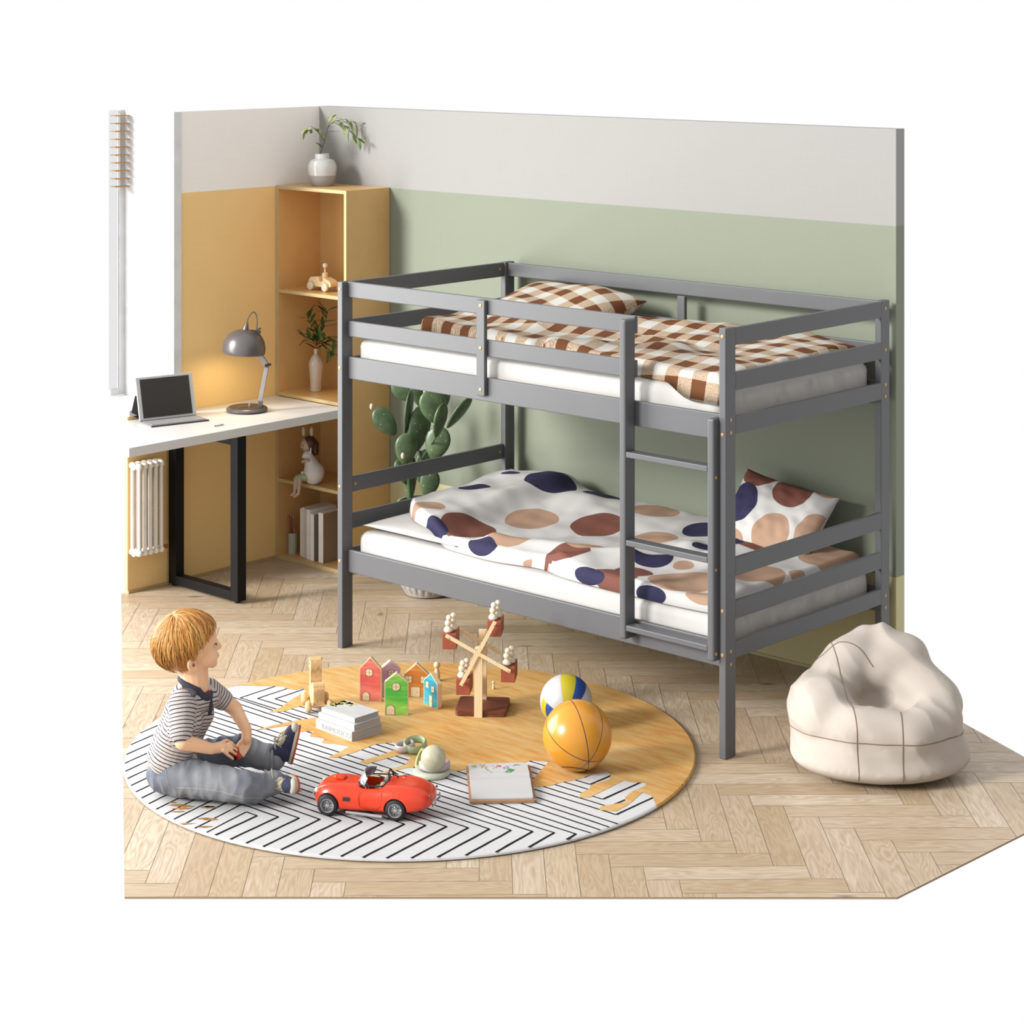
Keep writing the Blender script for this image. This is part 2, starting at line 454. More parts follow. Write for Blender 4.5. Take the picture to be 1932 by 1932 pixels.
# wooden racing car toy on the upper shelf
m_pine = wood('pale_pine', (244, 218, 170), .9, axis=0, E=1.2); m_maple = M('maple', (242, 230, 208), .45, E=1.35)
def pull_car():
    t = thing('wooden_toy_car', 'pale wooden toy racer with a peg driver on the upper bookcase shelf', 'toy', (.215, -.175, 1.3), math.radians(-3))
    p = [(-.075, .03), (-.078, .045), (-.062, .062), (-.02, .067), (.0, .066), (.004, .048), (.018, .042), (.030, .052), (.034, .066), (.075, .054), (.09, .042), (.088, .026), (.07, .020), (-.05, .02)]
    MB().prism(p, -.024, .024, mat=XF((0,0,0), (PI/2, 0, 0))).obj('body', m_pine, t, smooth=30, bevel=.003)
    for x in (-.052, .056):
        for s in (-1, 1):
            w = MB().lathe([(.012, -.0075), (.018, -.0075), (.021, -.004), (.021, .004), (.018, .0075), (.012, .0075)], 28, mat=XF((x, s*.032, .021), (PI/2, 0, 0))).obj('wheel', m_maple, t, smooth=True)
            MB().lathe([(.011, 0), (.011, .009)], 20, mat=XF((x, s*.032, .021), (s*PI/2, 0, 0))).obj('hub', m_pine, w, smooth=True)
    dr = MB(); dr.lathe([(.010, .045), (.013, .05), (.0125, .056), (.0145, .059), (.0125, .063), (.0145, .067), (.0125, .071), (.0145, .075), (.0125, .079), (.0145, .083), (.012, .087), (.004, .088), (.004, .11), (.0045, .112)], 20, mat=XF((.018, 0, 0)))
    d = dr.obj('driver', m_pine, t, smooth=50)
    MB().ball((.018, 0, .121), .0125, 18).obj('head', m_maple, d, smooth='all')
    MB().ball((.013, -.0115, .121), (.0035, .002, .0035), 10).obj('eye', M('black_dot', (20, 16, 16)), d, smooth='all')
    MB().ball((-.083, 0, .049), .008, 14).obj('nose_knob', m_maple, t, smooth='all')
pull_car()

# ribbed glass bottle vase with leafy branch, shelf at z .802
m_frost = M('frosted_glass', (222, 208, 194), .25, .6, E=1.5, coat=.5, bump=.3, bs=160)
BX, BY = 0.132, -0.143
bt = thing('bottle_vase', 'frosted glass bottle vase on the middle bookcase shelf', 'vase', (BX, BY, .802)); bt.scale = (1.05, 1.05, 1.2)
pr = [(.022, 0), (.026, .002), (.028, .05), (.034, .105), (.033, .118), (.022, .138), (.009, .15), (.0095, .172), (.0075, .172), (.007, .15), (.02, .13), (.028, .1), (.02, .02)]
MB().lathe(pr, 26, caps=False).obj('glass_body', m_frost, bt, smooth=True)
m_dk1 = leaf_mat('laurel_leaf', (40, 72, 36), (92, 122, 56))
branch('leafy_branch', 'leafy dark green branches in the frosted bottle vase', (BX, BY, .802),
  [([rt(0, 0, .03), rt(.002, 0, .16), rt(.0, .01, .22), rt(-.02, .015, .28), rt(-.035, .02, .32)], .0016),
   ([rt(.0, .0, .19), rt(.02, .01, .25), rt(.045, .02, .31), rt(.05, .02, .34)], .0016),
   ([rt(.0, .0, .19), rt(.03, .02, .22), rt(.06, .03, .235), rt(.08, .03, .22)], .0014),
   ([rt(.0, .0, .2), rt(-.02, .01, .22), rt(-.04, .02, .225)], .0014),
   ([rt(.01, .0, .2), rt(.04, .03, .205), rt(.06, .04, .17)], .0013)],
  m_dk1, .062, .0095, .015, .15, 11).scale = (1.15, 1.15, 1.15)

# figurine: girl with rabbit ears hugging a white bird-like rabbit, sitting on the lower shelf
def figurine():
    t = thing('figurine', 'porcelain girl with rabbit ears hugging a white rabbit, sitting on the shelf edge', 'figurine', (.236, -.262, .386), YAW); t.scale = (1.2, 1.2, 1.2)
    m_por = M('porcelain', (240, 236, 230), .3, E=1.5); m_skin = M('porcelain_skin', (232, 200, 176), .4); m_hair = M('porcelain_hair', (98, 60, 48), .4)
    m_dress = M('pale_green_glaze', (196, 206, 168), .4); m_ear = M('cream_ear', (226, 224, 196), .4)
    # white rabbit
    r = MB(); r.ball((.008, -.005, .045), (.043, .036, .047), 24); r.cone((.0, -.005, .075), .03, (-.012, -.01, .115), .018); r.ball((-.016, -.014, .118), (.02, .018, .019))
    r.ball((-.030, -.02, .113), (.009, .009, .008)); r.cone((-.004, -.022, .128), .0045, (-.002, -.026, .148), .0035); r.ball((-.035, -.03, .052), .007)
    blob('white_rabbit', r, m_por, t, .0025, 4)
    # girl
    g = MB(); g.ball((-.02, .006, .155), (.026, .026, .029), 22); g.cone((-.014, .01, .13), .012, (-.004, .015, .09), .02)
    g.cone((-.032, -.028, .098), .0055, (-.012, -.036, .102), .0065)
    g.cone((-.062, -.022, .026), .0095, (-.066, -.030, -.028), .0065); g.cone((-.066, -.030, -.028), .006, (-.078, -.034, -.036), .006)
    g.cone((-.045, -.030, .026), .0095, (-.050, -.038, -.03), .0065); g.cone((-.050, -.038, -.03), .006, (-.066, -.042, -.040), .006)
    g.ball((-.0445, -.006, .150), .0035)
    blob('girl', g, m_skin, t, .0022, 4)
    d = MB(); d.cone((-.055, -.024, .031), .0125, (-.01, -.012, .034), .022); d.cone((-.01, .012, .05), .026, (-.004, .015, .105), .016); d.cone((-.01, .0, .1), .009, (-.034, -.022, .094), .007)
    blob('dress', d, m_dress, t, .0022, 4)
    h = MB(); h.ball((-.010, .010, .160), (.030, .030, .031), 22); h.cone((.006, .010, .155), .022, (.012, .010, .125), .014)
    blob('hair', h, m_hair, t, .0025, 3)
    for s in (-1, 1):
        MB().ball((-.018+s*.016, .004, .208), (.0075, .004, .019), 14).obj('rabbit_ear', m_ear, t, smooth='all')
    e = MB(); e.tube([(-.040, -.012, .157), (-.036, -.016, .1555), (-.031, -.019, .157)], .0008, 6); e.tube([(-.040, -.010, .142), (-.036, -.013, .1412), (-.033, -.015, .143)], .0008, 6)
    e.obj('face_lines', M('face_brown', (120, 70, 60)), t)
figurine()

# pencil cup, pencils, books on the bottom shelf (top z .018)
m_cup = M('pale_green_cup', (220, 224, 200), .5)
CX, CY = .052, -.222
cu = thing('pencil_cup', 'ribbed pale green cup of pencils at the left of the books', 'cup', (CX, CY, .018))
prf = []
mb = MB(); nn = 48; vs = []; fs = []
for z, k in ((0, 1), (.1, 1), (.1, .86), (.004, .86)):
    for i in range(nn):
        a = 2*PI*i/nn; r = (.0205+(.0010 if (i//2) % 2 else 0))*k; vs.append((r*math.cos(a), r*math.sin(a), z))
for j in range(3):
    for i in range(nn): k = (i+1) % nn; fs.append((j*nn+i, j*nn+k, (j+1)*nn+k, (j+1)*nn+i))
fs.append(tuple(range(nn))); fs.append(tuple(range(3*nn, 4*nn)))
mb.add(vs, fs).obj('cup_body', m_cup, cu)
m_or = M('orange_lacquer', (216, 96, 36), .4); m_grp = M('graphite_grey', (120, 116, 112), .4); m_tip = M('pencil_wood', (226, 190, 140))
def pencil(label, dx, dy, tx, ty, L, m):
    t = thing('pencil', label, 'pencil', (CX+dx, CY+dy, .0235))
    d = Vector((tx, ty, 1)).normalized()
    MB().tube([(0,0,0), d*(L-.014)], .0036, 6).obj('shaft', m, t); MB().tube([d*(L-.014), d*L], [.0034, .0006], 6).obj('tip', m_tip, t)
pencil('orange pencil leaning furthest left in the green cup', -.004, -.004, -.06, -.04, .196, m_or)
pencil('grey pencil standing in the middle of the green cup', .002, .001, -.08, .0, .185, m_grp)
pencil('orange pencil leaning right in the green cup', .005, .002, .0, .0, .178, m_or)
pencil('short orange pencil at the right rim of the green cup', .009, .003, .02, .0, .118, m_or)
books = [  # x left, thickness, height, spine inset from front, cover colour, name
 (.109, .009, .226, .036, (232, 230, 224), 'thinnest white book, first on the left by the pencil cup'),
 (.125, .014, .232, .026, (226, 218, 208), 'cream book, second from the cup'),
 (.142, .016, .240, .020, (206, 200, 194), 'light grey book, third from the cup, with a raised corner'),
 (.162, .018, .236, .016, (190, 186, 182), 'grey book, fourth from the cup'),
 (.186, .026, .238, .008, (224, 222, 220), 'white book, fifth from the cup'),
 (.218, .023, .222, .004, (236, 234, 232), 'white book with a grey cloth side, sixth from the cup'),
 (.270, .032, .236, .008, (230, 226, 220), 'white book standing apart with a tan side, seventh from the cup'),
 (.420, .020, .215, .030, (220, 216, 208), 'white book behind the bed post, last on the right')]
b0 = None
for i, (x, th, h, ins, c, lab) in enumerate(books):
    t = thing('book', lab+' on the bottom shelf', 'book', (x+.003, -.262+ins, .019), group='books on the bottom shelf')
    mc = M('book_cover', c, .6, E=.9); mp = M('book_pages', (240, 234, 222), .8, E=1.2)
    cv = MB().box((0, 0, 0), (.0022, .17, h)).box((th-.0022, 0, 0), (th, .17, h)).box((0, -.001, 0), (th, .0012, h))
    cv.obj('cover', [mc if i not in (5, 6) else mc], t, bevel=.0006)
    bx('pages', (.0024, .0014, .002), (th-.0024, .166, h-.003), mp, t)
    if i in (5, 6): bx('cloth_side', (th, .001, .0), (th+.0012, .169, h-.001), M('side_cloth', ((176, 170, 164), (186, 160, 132))[i-5], .8), t)

# ------------------------------------------------------------------ desk
m_top = M('desk_laminate', (242, 240, 238), .35, .5, E=1.5, var=.015)
m_blk = M('black_steel', (22, 21, 22), .5, .2)
dk = thing('desk', 'long white desk top on a black steel frame leg against the ochre wall', 'desk', (0.002, -.290, 0))
bx('desk_top', (0, -1.262, .745), (.511, 0, .785), m_top, dk, bevel=.002)
lg = MB(); y0, y1 = -.665, -.615
lg.box((.022, y0, .012), (.072, y1, .745)).box((.460, y0, .012), (.510, y1, .745)).box((.072, y0, .012), (.460, y1, .052)).box((.072, y0, .705), (.460, y1, .745))
lg.obj('frame_leg', m_blk, dk, bevel=.0015)
for x in (.04, .48): MB().lathe([(.012, 0), (.012, .0118)], 14, mat=XF((x, -.64, 0))).obj('levelling_foot', m_blk, dk)

# tablet with keyboard cover
m_tabw = M('white_bezel', (246, 246, 246), .3, E=1.9); m_scr = M('dark_screen', (72, 66, 62), .35, .4, var=.02); m_kbd = M('grey_keyboard', (170, 168, 168), .6)
m_cov = M('cover_dark', (78, 80, 86), .6)
tb = thing('tablet', 'white tablet with a dark screen propped on a grey keyboard cover on the desk', 'tablet', (.137, -1.04, .7855), math.radians(76.5)); tb.scale = (1.1, 1.1, 1.1)
# local x runs along the screen width, local -y towards the keyboard
a = math.radians(-15)
tm = XF((0, .012, .006), (a, 0, 0))
sl = MB().box((-.128, -.004, 0), (.128, .003, .178), mat=tm).obj('tablet_body', m_tabw, tb, bevel=.003)
MB().box((-.110, -.0052, .010), (.110, -.0041, .168), mat=tm).obj('screen', m_scr, sl)
kb = MB().box((-.128, -.105, .0), (.128, .02, .0055)).obj('keyboard', m_kbd, tb, bevel=.001)
ky = MB()
for r in range(5):
    for c in range(14):
        x = -.118+c*.0171; y = -.092+r*.0185; ky.box((x, y, .0055), (x+.0145, y+.0155, .0075))
ky.obj('keys', M('grey_keys', (190, 188, 188), .6), kb)
MB().box((-.128, -.106, -.0002), (.128, -.104, .006)).obj('cover_edge', m_cov, kb)
st = MB(); st.add([(-.128, .058, .10), (.128, .058, .10), (.128, .012, .004), (-.128, .012, .004), (-.128, .105, .002), (.128, .105, .002),
   (-.128, .056, .104), (.128, .056, .104), (.128, .108, .0), (-.128, .108, .0)], [(0, 1, 5, 4), (6, 7, 8, 9), (0, 6, 7, 1), (0, 4, 9, 6), (1, 7, 8, 5)])
st.obj('cover_stand', m_cov, tb)
pn = thing('stylus', 'thin white stylus lying on the desk between tablet and lamp', 'pen', (0.408,-0.976,0.789), math.radians(-85))
MB().tube([(-.028, 0, 0), (.022, 0, 0)], .0032, 10).obj('barrel', m_tabw, pn, smooth=True); MB().tube([(.022, 0, 0), (.030, 0, 0)], [.003, .0006], 10).obj('tip', m_grp, pn, smooth=True)

# desk lamp
def lamp():
    P = Vector((0.223,-0.655,0.787))
    t = thing('desk_lamp', 'grey metal desk lamp with a domed shade glowing on the wall', 'lamp', P, YAW)
    m_g = M('lamp_grey', (118, 112, 112), .32, .6, E=1.5, metal=.3, var=.03); m_d = M('lamp_dark', (62, 54, 54), .35, .6); m_al = M('brushed_aluminium', (186, 184, 188), .35, E=1.6, metal=.2)
    k = .0975/40
    # base 79px wide -> .19 m
    MB().lathe([(.086, 0), (.094, .004), (.096, .010), (.092, .016), (.084, .019)], 48).obj('base', [m_g], t, smooth=True)
    MB().lathe([(.0, .0192), (.083, .0192), (.083, .0205), (0, .0205)], 48, caps=False).obj('base_disc', m_d, t, smooth=True)
    MB().box((-.045, -.006, .0206), (.03, .006, .0222), mat=XF(rot=(0, 0, .7))).obj('wood_inlay', M('lamp_inlay', (150, 112, 84)), t)
    MB().tube([(.01, .0, .02), (.011, 0, .036)], .0022, 8).obj('switch', m_tabw, t, smooth=True)
    MB().box((.052, -.012, .018), (.072, .012, .05)).obj('hinge', m_g, t, bevel=.002)
    MB().add(*bar((.062, 0, .045), (.092, 0, .205), .009, .012)).obj('lower_arm', m_al, t, bevel=.001)
    MB().tube([(.092, -.016, .212), (.092, .016, .212)], .0085, 16).tube([(.092, 0, .212), (.112, 0, .215)], .006, 10).obj('joint', m_d, t, smooth=True)
    MB().add(*bar((.088, 0, .215), (.058, 0, .262), .011, .013)).obj('upper_arm', m_al, t, bevel=.001)
    # dome shade, tilted a little
    prof = [(.0, .096), (.02, .0955), (.045, .088), (.066, .074), (.080, .052), (.086, .026), (.086, .004), (.083, .0), (.080, .002), (.081, .026), (.074, .052), (.06, .07), (.04, .082), (0, .088)]
    d = MB().lathe(prof, 48, caps=False).obj('lamp_shade', m_g, t, smooth=60); d.location = (-.016, 0, .266); d.rotation_euler = (0, math.radians(4), 0); d.scale = (1.16, 1.16, 1.16)
    c = MB().lathe([(.014, .088), (.012, .098), (.006, .124), (.004, .126)], 20, mat=XF((-.010, 0, 0), (0, .12, 0))).obj('neck_cone', m_g, d, smooth=True)
    w = MB(); w.tube(bez([(.006, 0, .122), (.010, 0, .145), (.028, 0, .168), (.042, 0, .150), (.046, 0, .105), (.046, 0, .095)], 6), .0022, 8); w.obj('cable', m_d, d, smooth=True)
    MB().tube([(.0, 0, .093), (.046, 0, .096)], .002, 6).box((.038, -.008, .083), (.062, .008, .096)).tube([(.05, 0, .1), (.062, 0, .106)], .003, 8).obj('bracket', m_d, d)
    em = bpy.data.materials.new('bulb'); em.use_nodes = True; b = em.node_tree.nodes['Principled BSDF'].inputs
    b['Emission Color'].default_value = (1, .78, .45, 1); b['Emission Strength'].default_value = 6
    MB().ball((0, 0, .035), .022, 16).obj('bulb', em, d, smooth='all')
    ld = bpy.data.lights.new('lamp_light', 'SPOT'); lo = bpy.data.objects.new('lamp_light', ld); COL.objects.link(lo); lo.parent = d
    ld.energy = 2.6; ld.color = (1, .80, .46); ld.shadow_soft_size = .04; ld.spot_size = math.radians(165); ld.spot_blend = .6
    lo.location = (0, 0, .008)
def bar(p, q, w, h):
    p = Vector(p); q = Vector(q); d = (q-p).normalized(); y = Vector((0, 1, 0)); x = y.cross(d).normalized()
    vs = [c+x*a*w+y*b*h for c in (p, q) for a, b in ((-1, -1), (1, -1), (1, 1), (-1, 1))]
    return vs, [(3,2,1,0),(4,5,6,7),(0,1,5,4),(1,2,6,5),(2,3,7,6),(3,0,4,7)]
lamp()

# radiator under the desk
def radiator():
    t = thing('radiator', 'white column radiator on the ochre wall under the desk', 'radiator', (.05, -1.035, .17))
    m_r = M('radiator_enamel', (240, 232, 220), .35, E=1.25)
    for i in range(5):
        y = -.002-i*.031; s = MB()
        for x in (-.025, .025):
            s.tube([(x, y, .035), (x, y, .40)], .0098, 12); 
        for z in (.022, .413):
            s.tube([(-.028, y, z), (.028, y, z)], .015, 12); s.ball((-.028, y, z), .0152, 12); s.ball((.028, y, z), .0152, 12)
            s.tube([(0, y+.0155, z), (0, y-.0155, z)], .016, 12)
        s.obj('column', m_r, t, smooth=50)
    m_cu = M('copper', (200, 110, 50), .35, metal=.6, E=1.3)
    v = MB().tube([(0, .02, .022), (0, .05, .022)], .009, 12).tube([(0, .045, .022), (-.035, .045, .022)], .006, 10).tube([(0, .028, .022), (.02, .028, .03)], .007, 10)
    v.obj('valve', m_cu, t, smooth=True)
    MB().box((-.045, -.02, .2), (-.012, -.012, .21)).obj('wall_bracket', m_r, t)
radiator()

# ------------------------------------------------------------------ cactus
def cactus():
    m_c = bpy.data.materials.new('cactus_skin'); m_c.use_nodes = True; q = NT(m_c)
    v = q.coord('Object'); n = q.noise(v, 14, 3)
    vo = q.new('ShaderNodeTexVoronoi'); q.link(v, vo.inputs['Vector']); vo.inputs['Scale'].default_value = 34
    dot = q.math('LESS_THAN', vo.outputs['Distance'], .085)
    c = q.ramp(n, [(.3, alb((60, 82, 52), 1.5)), (.7, alb((104, 128, 88), 1.5))])
    q.base(q.mix(dot, c, alb((215, 215, 190)))); q.b.inputs['Roughness'].default_value = .38
    t = thing('cactus', 'tall prickly pear cactus with flat pads behind the bed head', 'cactus', (1.0, -.25, 0))
    O = Vector((1.0, -.25, 0))
    def pad(c, a, b, tilt, yaw=0, th=.02, up=0):
        """c centre world; a half length, b half width; tilt in the view plane from vertical; yaw turns the face"""
        c = Vector(c)-O
        R = Matrix.Rotation(YAW, 4, 'Z') @ Matrix.Rotation(math.radians(tilt), 4, 'Y') @ Matrix.Rotation(math.radians(yaw), 4, 'Z')
        mb = MB(); vs = []; fs = []; nu, nv = 24, 12
        mb.ball((0, 0, 0), (b, th, a), 22)
        # narrow towards the base
        mb.v = [(x*(1+.22*z/a-.12*(z/a)**2), y, z) for x, y, z in mb.v]
        mb.v = [tuple((Matrix.Translation(c) @ R) @ Vector(p)) for p in mb.v]
        return mb.obj('pad', m_c, t, smooth='all')
    k = 1/423
    P = [  # u v  plane y  a b tilt yaw
     ((0.839,-0.36,0.773), 32, 20, -38, 12), ((0.927,-0.3,0.819), 44, 16, 7, 68), ((0.957,-0.26,0.745), 46, 23, 9, 25),
     ((1.065,-0.28,0.862), 33, 26, -8, 10), ((1.187,-0.36,0.824), 34, 16, 14, 45), ((1.111,-0.3,0.704), 33, 24, 15, -10),
     ((0.953,-0.34,0.662), 31, 22, 4, 15), ((1.189,-0.24,0.843), 38, 17, 38, 55), ((0.824,-0.22,0.9), 30, 22, -50, 0),
     ((0.89,-0.2,0.888), 26, 15, -10, 20), ((1.083,-0.22,0.899), 24, 12, 5, 40), ((0.888,-0.3,0.544), 26, 14, -20, 20),
     ((1.041,-0.28,0.51), 28, 19, 12, 0), ((0.968,-0.24,0.57), 34, 18, 10, 10), ((0.902,-0.26,0.504), 46, 12, 3, 20)]
    for c, a, b, tl, yw in P: pad(c, a*k, b*k, tl, yw, .014 if b < 20 else .018)
    st = MB()
    def Wd(p): return Vector(p)-O
    st.tube([Wd((0.902,-0.26,0.371)), Wd((0.912,-0.28,0.52)), Wd((0.936,-0.32,0.602))], [.016, .013, .009], 12)
    st.tube([Wd((1.008,-0.24,0.408)), Wd((0.995,-0.25,0.527)), Wd((0.954,-0.26,0.644))], [.014, .011, .008], 12)
    st.tube([Wd((0.987,-0.27,0.614)), Wd((1.108,-0.33,0.71)), Wd((1.16,-0.36,0.745))], [.007, .005, .004], 10)
    st.obj('trunk', m_c, t, smooth=True)
    m_f = M('pink_white_bud', (238, 216, 206), .5, E=1.5)
    for p in ((0.759,-0.37,0.834), (0.983,-0.39,0.643), (1.024,-0.29,0.918)):
        MB().ball(tuple(Wd(p)), (.009, .009, .015), 12, mat=None).obj('flower_bud', m_f, t, smooth='all')
    # pot
    pt = thing('plant_pot', 'ribbed pale concrete plant pot on the floor behind the bed', 'pot', (1.0, -.25, 0))
    m_p = M('concrete', (214, 210, 204), .8, var=.12, vs=60, bump=.3); n = 96; vs = []; fs = []
    prof = [(.075, 0), (.10, .006), (.125, .05), (.140, .12), (.145, .22), (.145, .40), (.138, .42), (.128, .42), (.126, .38)]
    for j, (r, z) in enumerate(prof):
        for i in range(n):
            a = 2*PI*i/n; rr = r*(1+(.022 if i % 4 < 2 else -.012)*(1 if .03 < z < .41 and j < 7 else 0)); vs.append((rr*math.cos(a), rr*math.sin(a), z))
    for j in range(len(prof)-1):
        for i in range(n): q2 = (i+1) % n; fs.append((j*n+i, j*n+q2, (j+1)*n+q2, (j+1)*n+i))
    fs.append(tuple(range(n))[::-1])
    MB().add(vs, fs).obj('pot_body', m_p, pt)
    MB().lathe([(0, .37), (.126, .38), (.126, .37), (0, .36)], 40, caps=False).obj('soil', M('soil', (84, 62, 48), .9, bump=.5, bs=60), pt)
cactus()

# ------------------------------------------------------------------ bunk bed
m_bed = M('grey_bed_paint', (85, 86, 89), .44, .42, E=1.0, var=.02)
m_bolt = M('brass_bolt', (206, 160, 96), .4, metal=.4, E=1.3)
X0, Y0, L, WB, H, PD, PW = 1.31, -1.0916, 2.0, 1.055, 1.515, .06, .0295
bed = thing('bunk_bed', 'grey wooden bunk bed with guard rails and a ladder along the green wall', 'bed', (X0, Y0, 0))
def part(name, lo, hi, par=bed, bev=.0035): return bx(name, lo, hi, m_bed, par, bevel=bev)
posts = []
for x in (0, L-PW):
    for y in (0, WB-PD): posts.append(part('post', (x, y, 0), (x+PW, y+PD, H)))
FR = .030; RT = .018      # rail front offset, rail thickness
def front(z0, z1, xa=PW, xb=L-PW, y=FR, n='side_rail'): return part(n, (xa-.018 if xa == PW else xa, y, z0), (xb+.0 if xb == L-PW else xb, y+RT, z1))
# front: posts are notched visually, rails run from inside faces
GX = 1.565
front(1.45, 1.515, PW, GX, n='guard_rail'); front(1.288, 1.353, PW, GX, n='guard_rail')
front(1.113, 1.205); front(.312, .405)
YB = WB-.045
for z0, z1 in ((1.452, 1.512), (1.29, 1.35)): part('guard_rail', (PW-.004, YB, z0), (L-PW+.004, YB+RT, z1))
part('side_rail', (PW-.004, YB, 1.113), (L-PW+.004, YB+RT, 1.205)); part('side_rail', (PW-.004, YB, .312), (L-PW+.004, YB+RT, .405))
part('guard_upright', (1.005, YB-.0185, 1.12), (1.045, YB-.0005, 1.45))
for x in (0.0, L-RT):
    for z0, z1 in ((1.45, 1.513), (1.29, 1.355), (1.135, 1.2), (.635, .7), (.483, .548), (.345, .405)):
        part('end_rail', (x+.0005, PD-.003, z0), (x+RT, WB-PD+.003, z1))
gu = part('guard_upright', (.782, FR-.0185, 1.135), (.826, FR-.0005, 1.508))
# slatted bases
for z in (1.10, .335):
    for i in range(9):
        x = .12+i*.215
        bx('slat', (x, FR+RT+.002, z+.015), (x+.07, YB-.002, z+.03), m_bed, bed)
# ladder
ld = bpy.data.objects.new('ladder', None); COL.objects.link(ld); ld.parent = bed; ld.location = (0, 0, 0)
part('stile', (GX-.026, -.030, .343), (GX+.004, FR-.0005, 1.508), ld, .008)
part('stile', (L-PW-.0305, -.030, .343), (L-PW-.0005, FR-.0005, 1.197), ld, .008)
for z in (1.028, .707, .397):
    part('rung', (GX+.004, -.028, z-.021), (L-PW-.030, .022, z), ld, .003)
# bolts
def bolt(x, y, z, axis, par=bed):
    r = (PI/2, 0, 0) if axis == 'y' else (0, PI/2, 0)
    s = -1 if axis == 'y' else 1
    MB().lathe([(.0065, -.0005), (.0065, .0008), (.005, .0016), (.002, .0012)], 16, mat=XF((x, y, z), r)).obj('bolt', m_bolt, par, smooth=True)
for z in (1.485, 1.16, .668, .36): bolt(.0147, -.0006, z, 'y')
for z in (1.485, 1.14, .52, .365): bolt(L-.0147, -.0006, z, 'y')
for z in (1.487, 1.322, 1.16): bolt(.804, FR-.019, z, 'y')
for z in (1.19, 1.145, .375, .33): bolt(L+.0003, .03, z, 'x'); bolt(L+.0003, WB-.03, z, 'x')
for z in (1.485, 1.325): bolt(L+.0003, WB-.03, z, 'x')
for z in (.99, .665, .37): bolt(L-PW-.0002, .0-.015, z, 'x', ld)
for y, z in ((.085, .668), (WB-.085, .668), (WB-.085, 1.485)): bolt(RT+.0003, y, z, 'x')

# ------------------------------------------------------------------ mattresses and bedding
def smooth01(t): t = max(0, min(1, t)); return t*t*(3-2*t)
m_sheet = M('white_sheet', (240, 237, 233), .8, .2, E=2.0, var=.02, bump=.05, bs=300)
def mattress(name, label, z0, z1):
    t = thing(name, label, 'mattress', (2.305, -.5535, z0))
    hx, hy, h = .955, .470, z1-z0
    nx, ny, nz = 140, 70, 8; vs = []; fs = []; idx = {}
    rc = .035
    # perimeter profile wrapped round a rounded rectangle, closed top
    per = []
    R = .06
    def rrect(n):
        out = []
        for cx, cy, a0 in ((hx-R, hy-R, 0), (-hx+R, hy-R, PI/2), (-hx+R, -hy+R, PI), (hx-R, -hy+R, 1.5*PI)):
            for i in range(9): a = a0+PI/2*i/8; out.append((cx+R*math.cos(a), cy+R*math.sin(a), math.cos(a), math.sin(a)))
        res = []
        for i in range(len(out)):
            p, q = out[i], out[(i+1) % len(out)]; d = math.hypot(q[0]-p[0], q[1]-p[1]); k = max(1, int(d/.012))
            for j in range(k): u = j/k; res.append(tuple(p[m]+(q[m]-p[m])*u for m in range(4)))
        return res
    ring = rrect(0); n = len(ring)
    prof = [(-.012, .0), (0, .012)]+[(0, h*.35), (0, h*.65)]+[(-rc*(1-math.cos(a)), h-rc*(1-math.sin(a))) for a in (0, .4, .8, 1.2, PI/2)]+[(-.10, h), (-.3, h)]
    for pi, (off, z) in enumerate(prof):
        for (x, y, nx_, ny_) in ring:
            side = 1 if pi in (1, 2, 3, 4, 5) else .4 if pi < 8 else 0
            end = smooth01((abs(x)-hx+.12)/.1)
            s = x+y*1.7
            w = (noise.noise((s*9, z*2, 1.3))*.5+noise.noise((s*34+z*20, z*4, 4))*.6)*(.004+.014*end)*side
            px, py = x+nx_*(off+w), y+ny_*(off+w)
            if off < -.05: k = 1+off/hy if off > -.2 else .35; px, py = (x*(1+off/hx), y*(1+off/hy))
            vs.append((px, py, z+(noise.noise((x*3, y*3, 2))*.003 if pi > 5 else 0)))
    for j in range(len(prof)-1):
        for i in range(n): k = (i+1) % n; fs.append((j*n+i, j*n+k, (j+1)*n+k, (j+1)*n+i))
    fs.append(tuple(range(n))[::-1]); fs.append(tuple(range((len(prof)-1)*n, len(prof)*n)))
    MB().add(vs, fs).obj('fitted_sheet', m_sheet, t, smooth=60)
mattress('mattress', 'white mattress in a gathered sheet on the upper bunk', 1.131, 1.28)
mattress('mattress', 'white mattress in a gathered sheet on the lower bunk', .366, .475)

def weave(t, c, amt=.10):
    v = t.coord('UV', scale=(420, 420, 1)); n = t.noise(v, 1, 1)
    return t.mix(1.0, c, t.math('MULTIPLY_ADD', n, amt*2, 1-amt), 'MULTIPLY')
def dots_mat(name, dots, shade=1):
    m = bpy.data.materials.new(name); m.use_nodes = True; t = NT(m)
    uv = t.new('ShaderNodeTexCoord').outputs['UV']
    cols = dict(n=alb((54, 52, 84), 1.6), b=alb((132, 84, 72), 1.6), t=alb((202, 166, 140), 1.8)); white = alb((240, 238, 236), 1.9)
    masks = {}
    for k, u, v, r, e in dots:      # e: squash along v
        mp = t.new('ShaderNodeMapping', vector_type='POINT'); t.link(uv, mp.inputs[0]); mp.inputs[1].default_value = (-u/r, -v/(r*e), 0); mp.inputs[3].default_value = (1/r, 1/(r*e), 1)
        ln = t.new('ShaderNodeVectorMath', operation='LENGTH'); t.link(mp.outputs[0], ln.inputs[0])
        g = t.math('LESS_THAN', ln.outputs['Value'], 1.0)
        masks[k] = g if k not in masks else t.math('MAXIMUM', masks[k], g)
    c = white
    for k in masks: c = t.mix(masks[k], c, cols[k])
    t.base(weave(t, c)); t.b.inputs['Roughness'].default_value = .85; t.b.inputs['Specular IOR Level'].default_value = .2
    return m
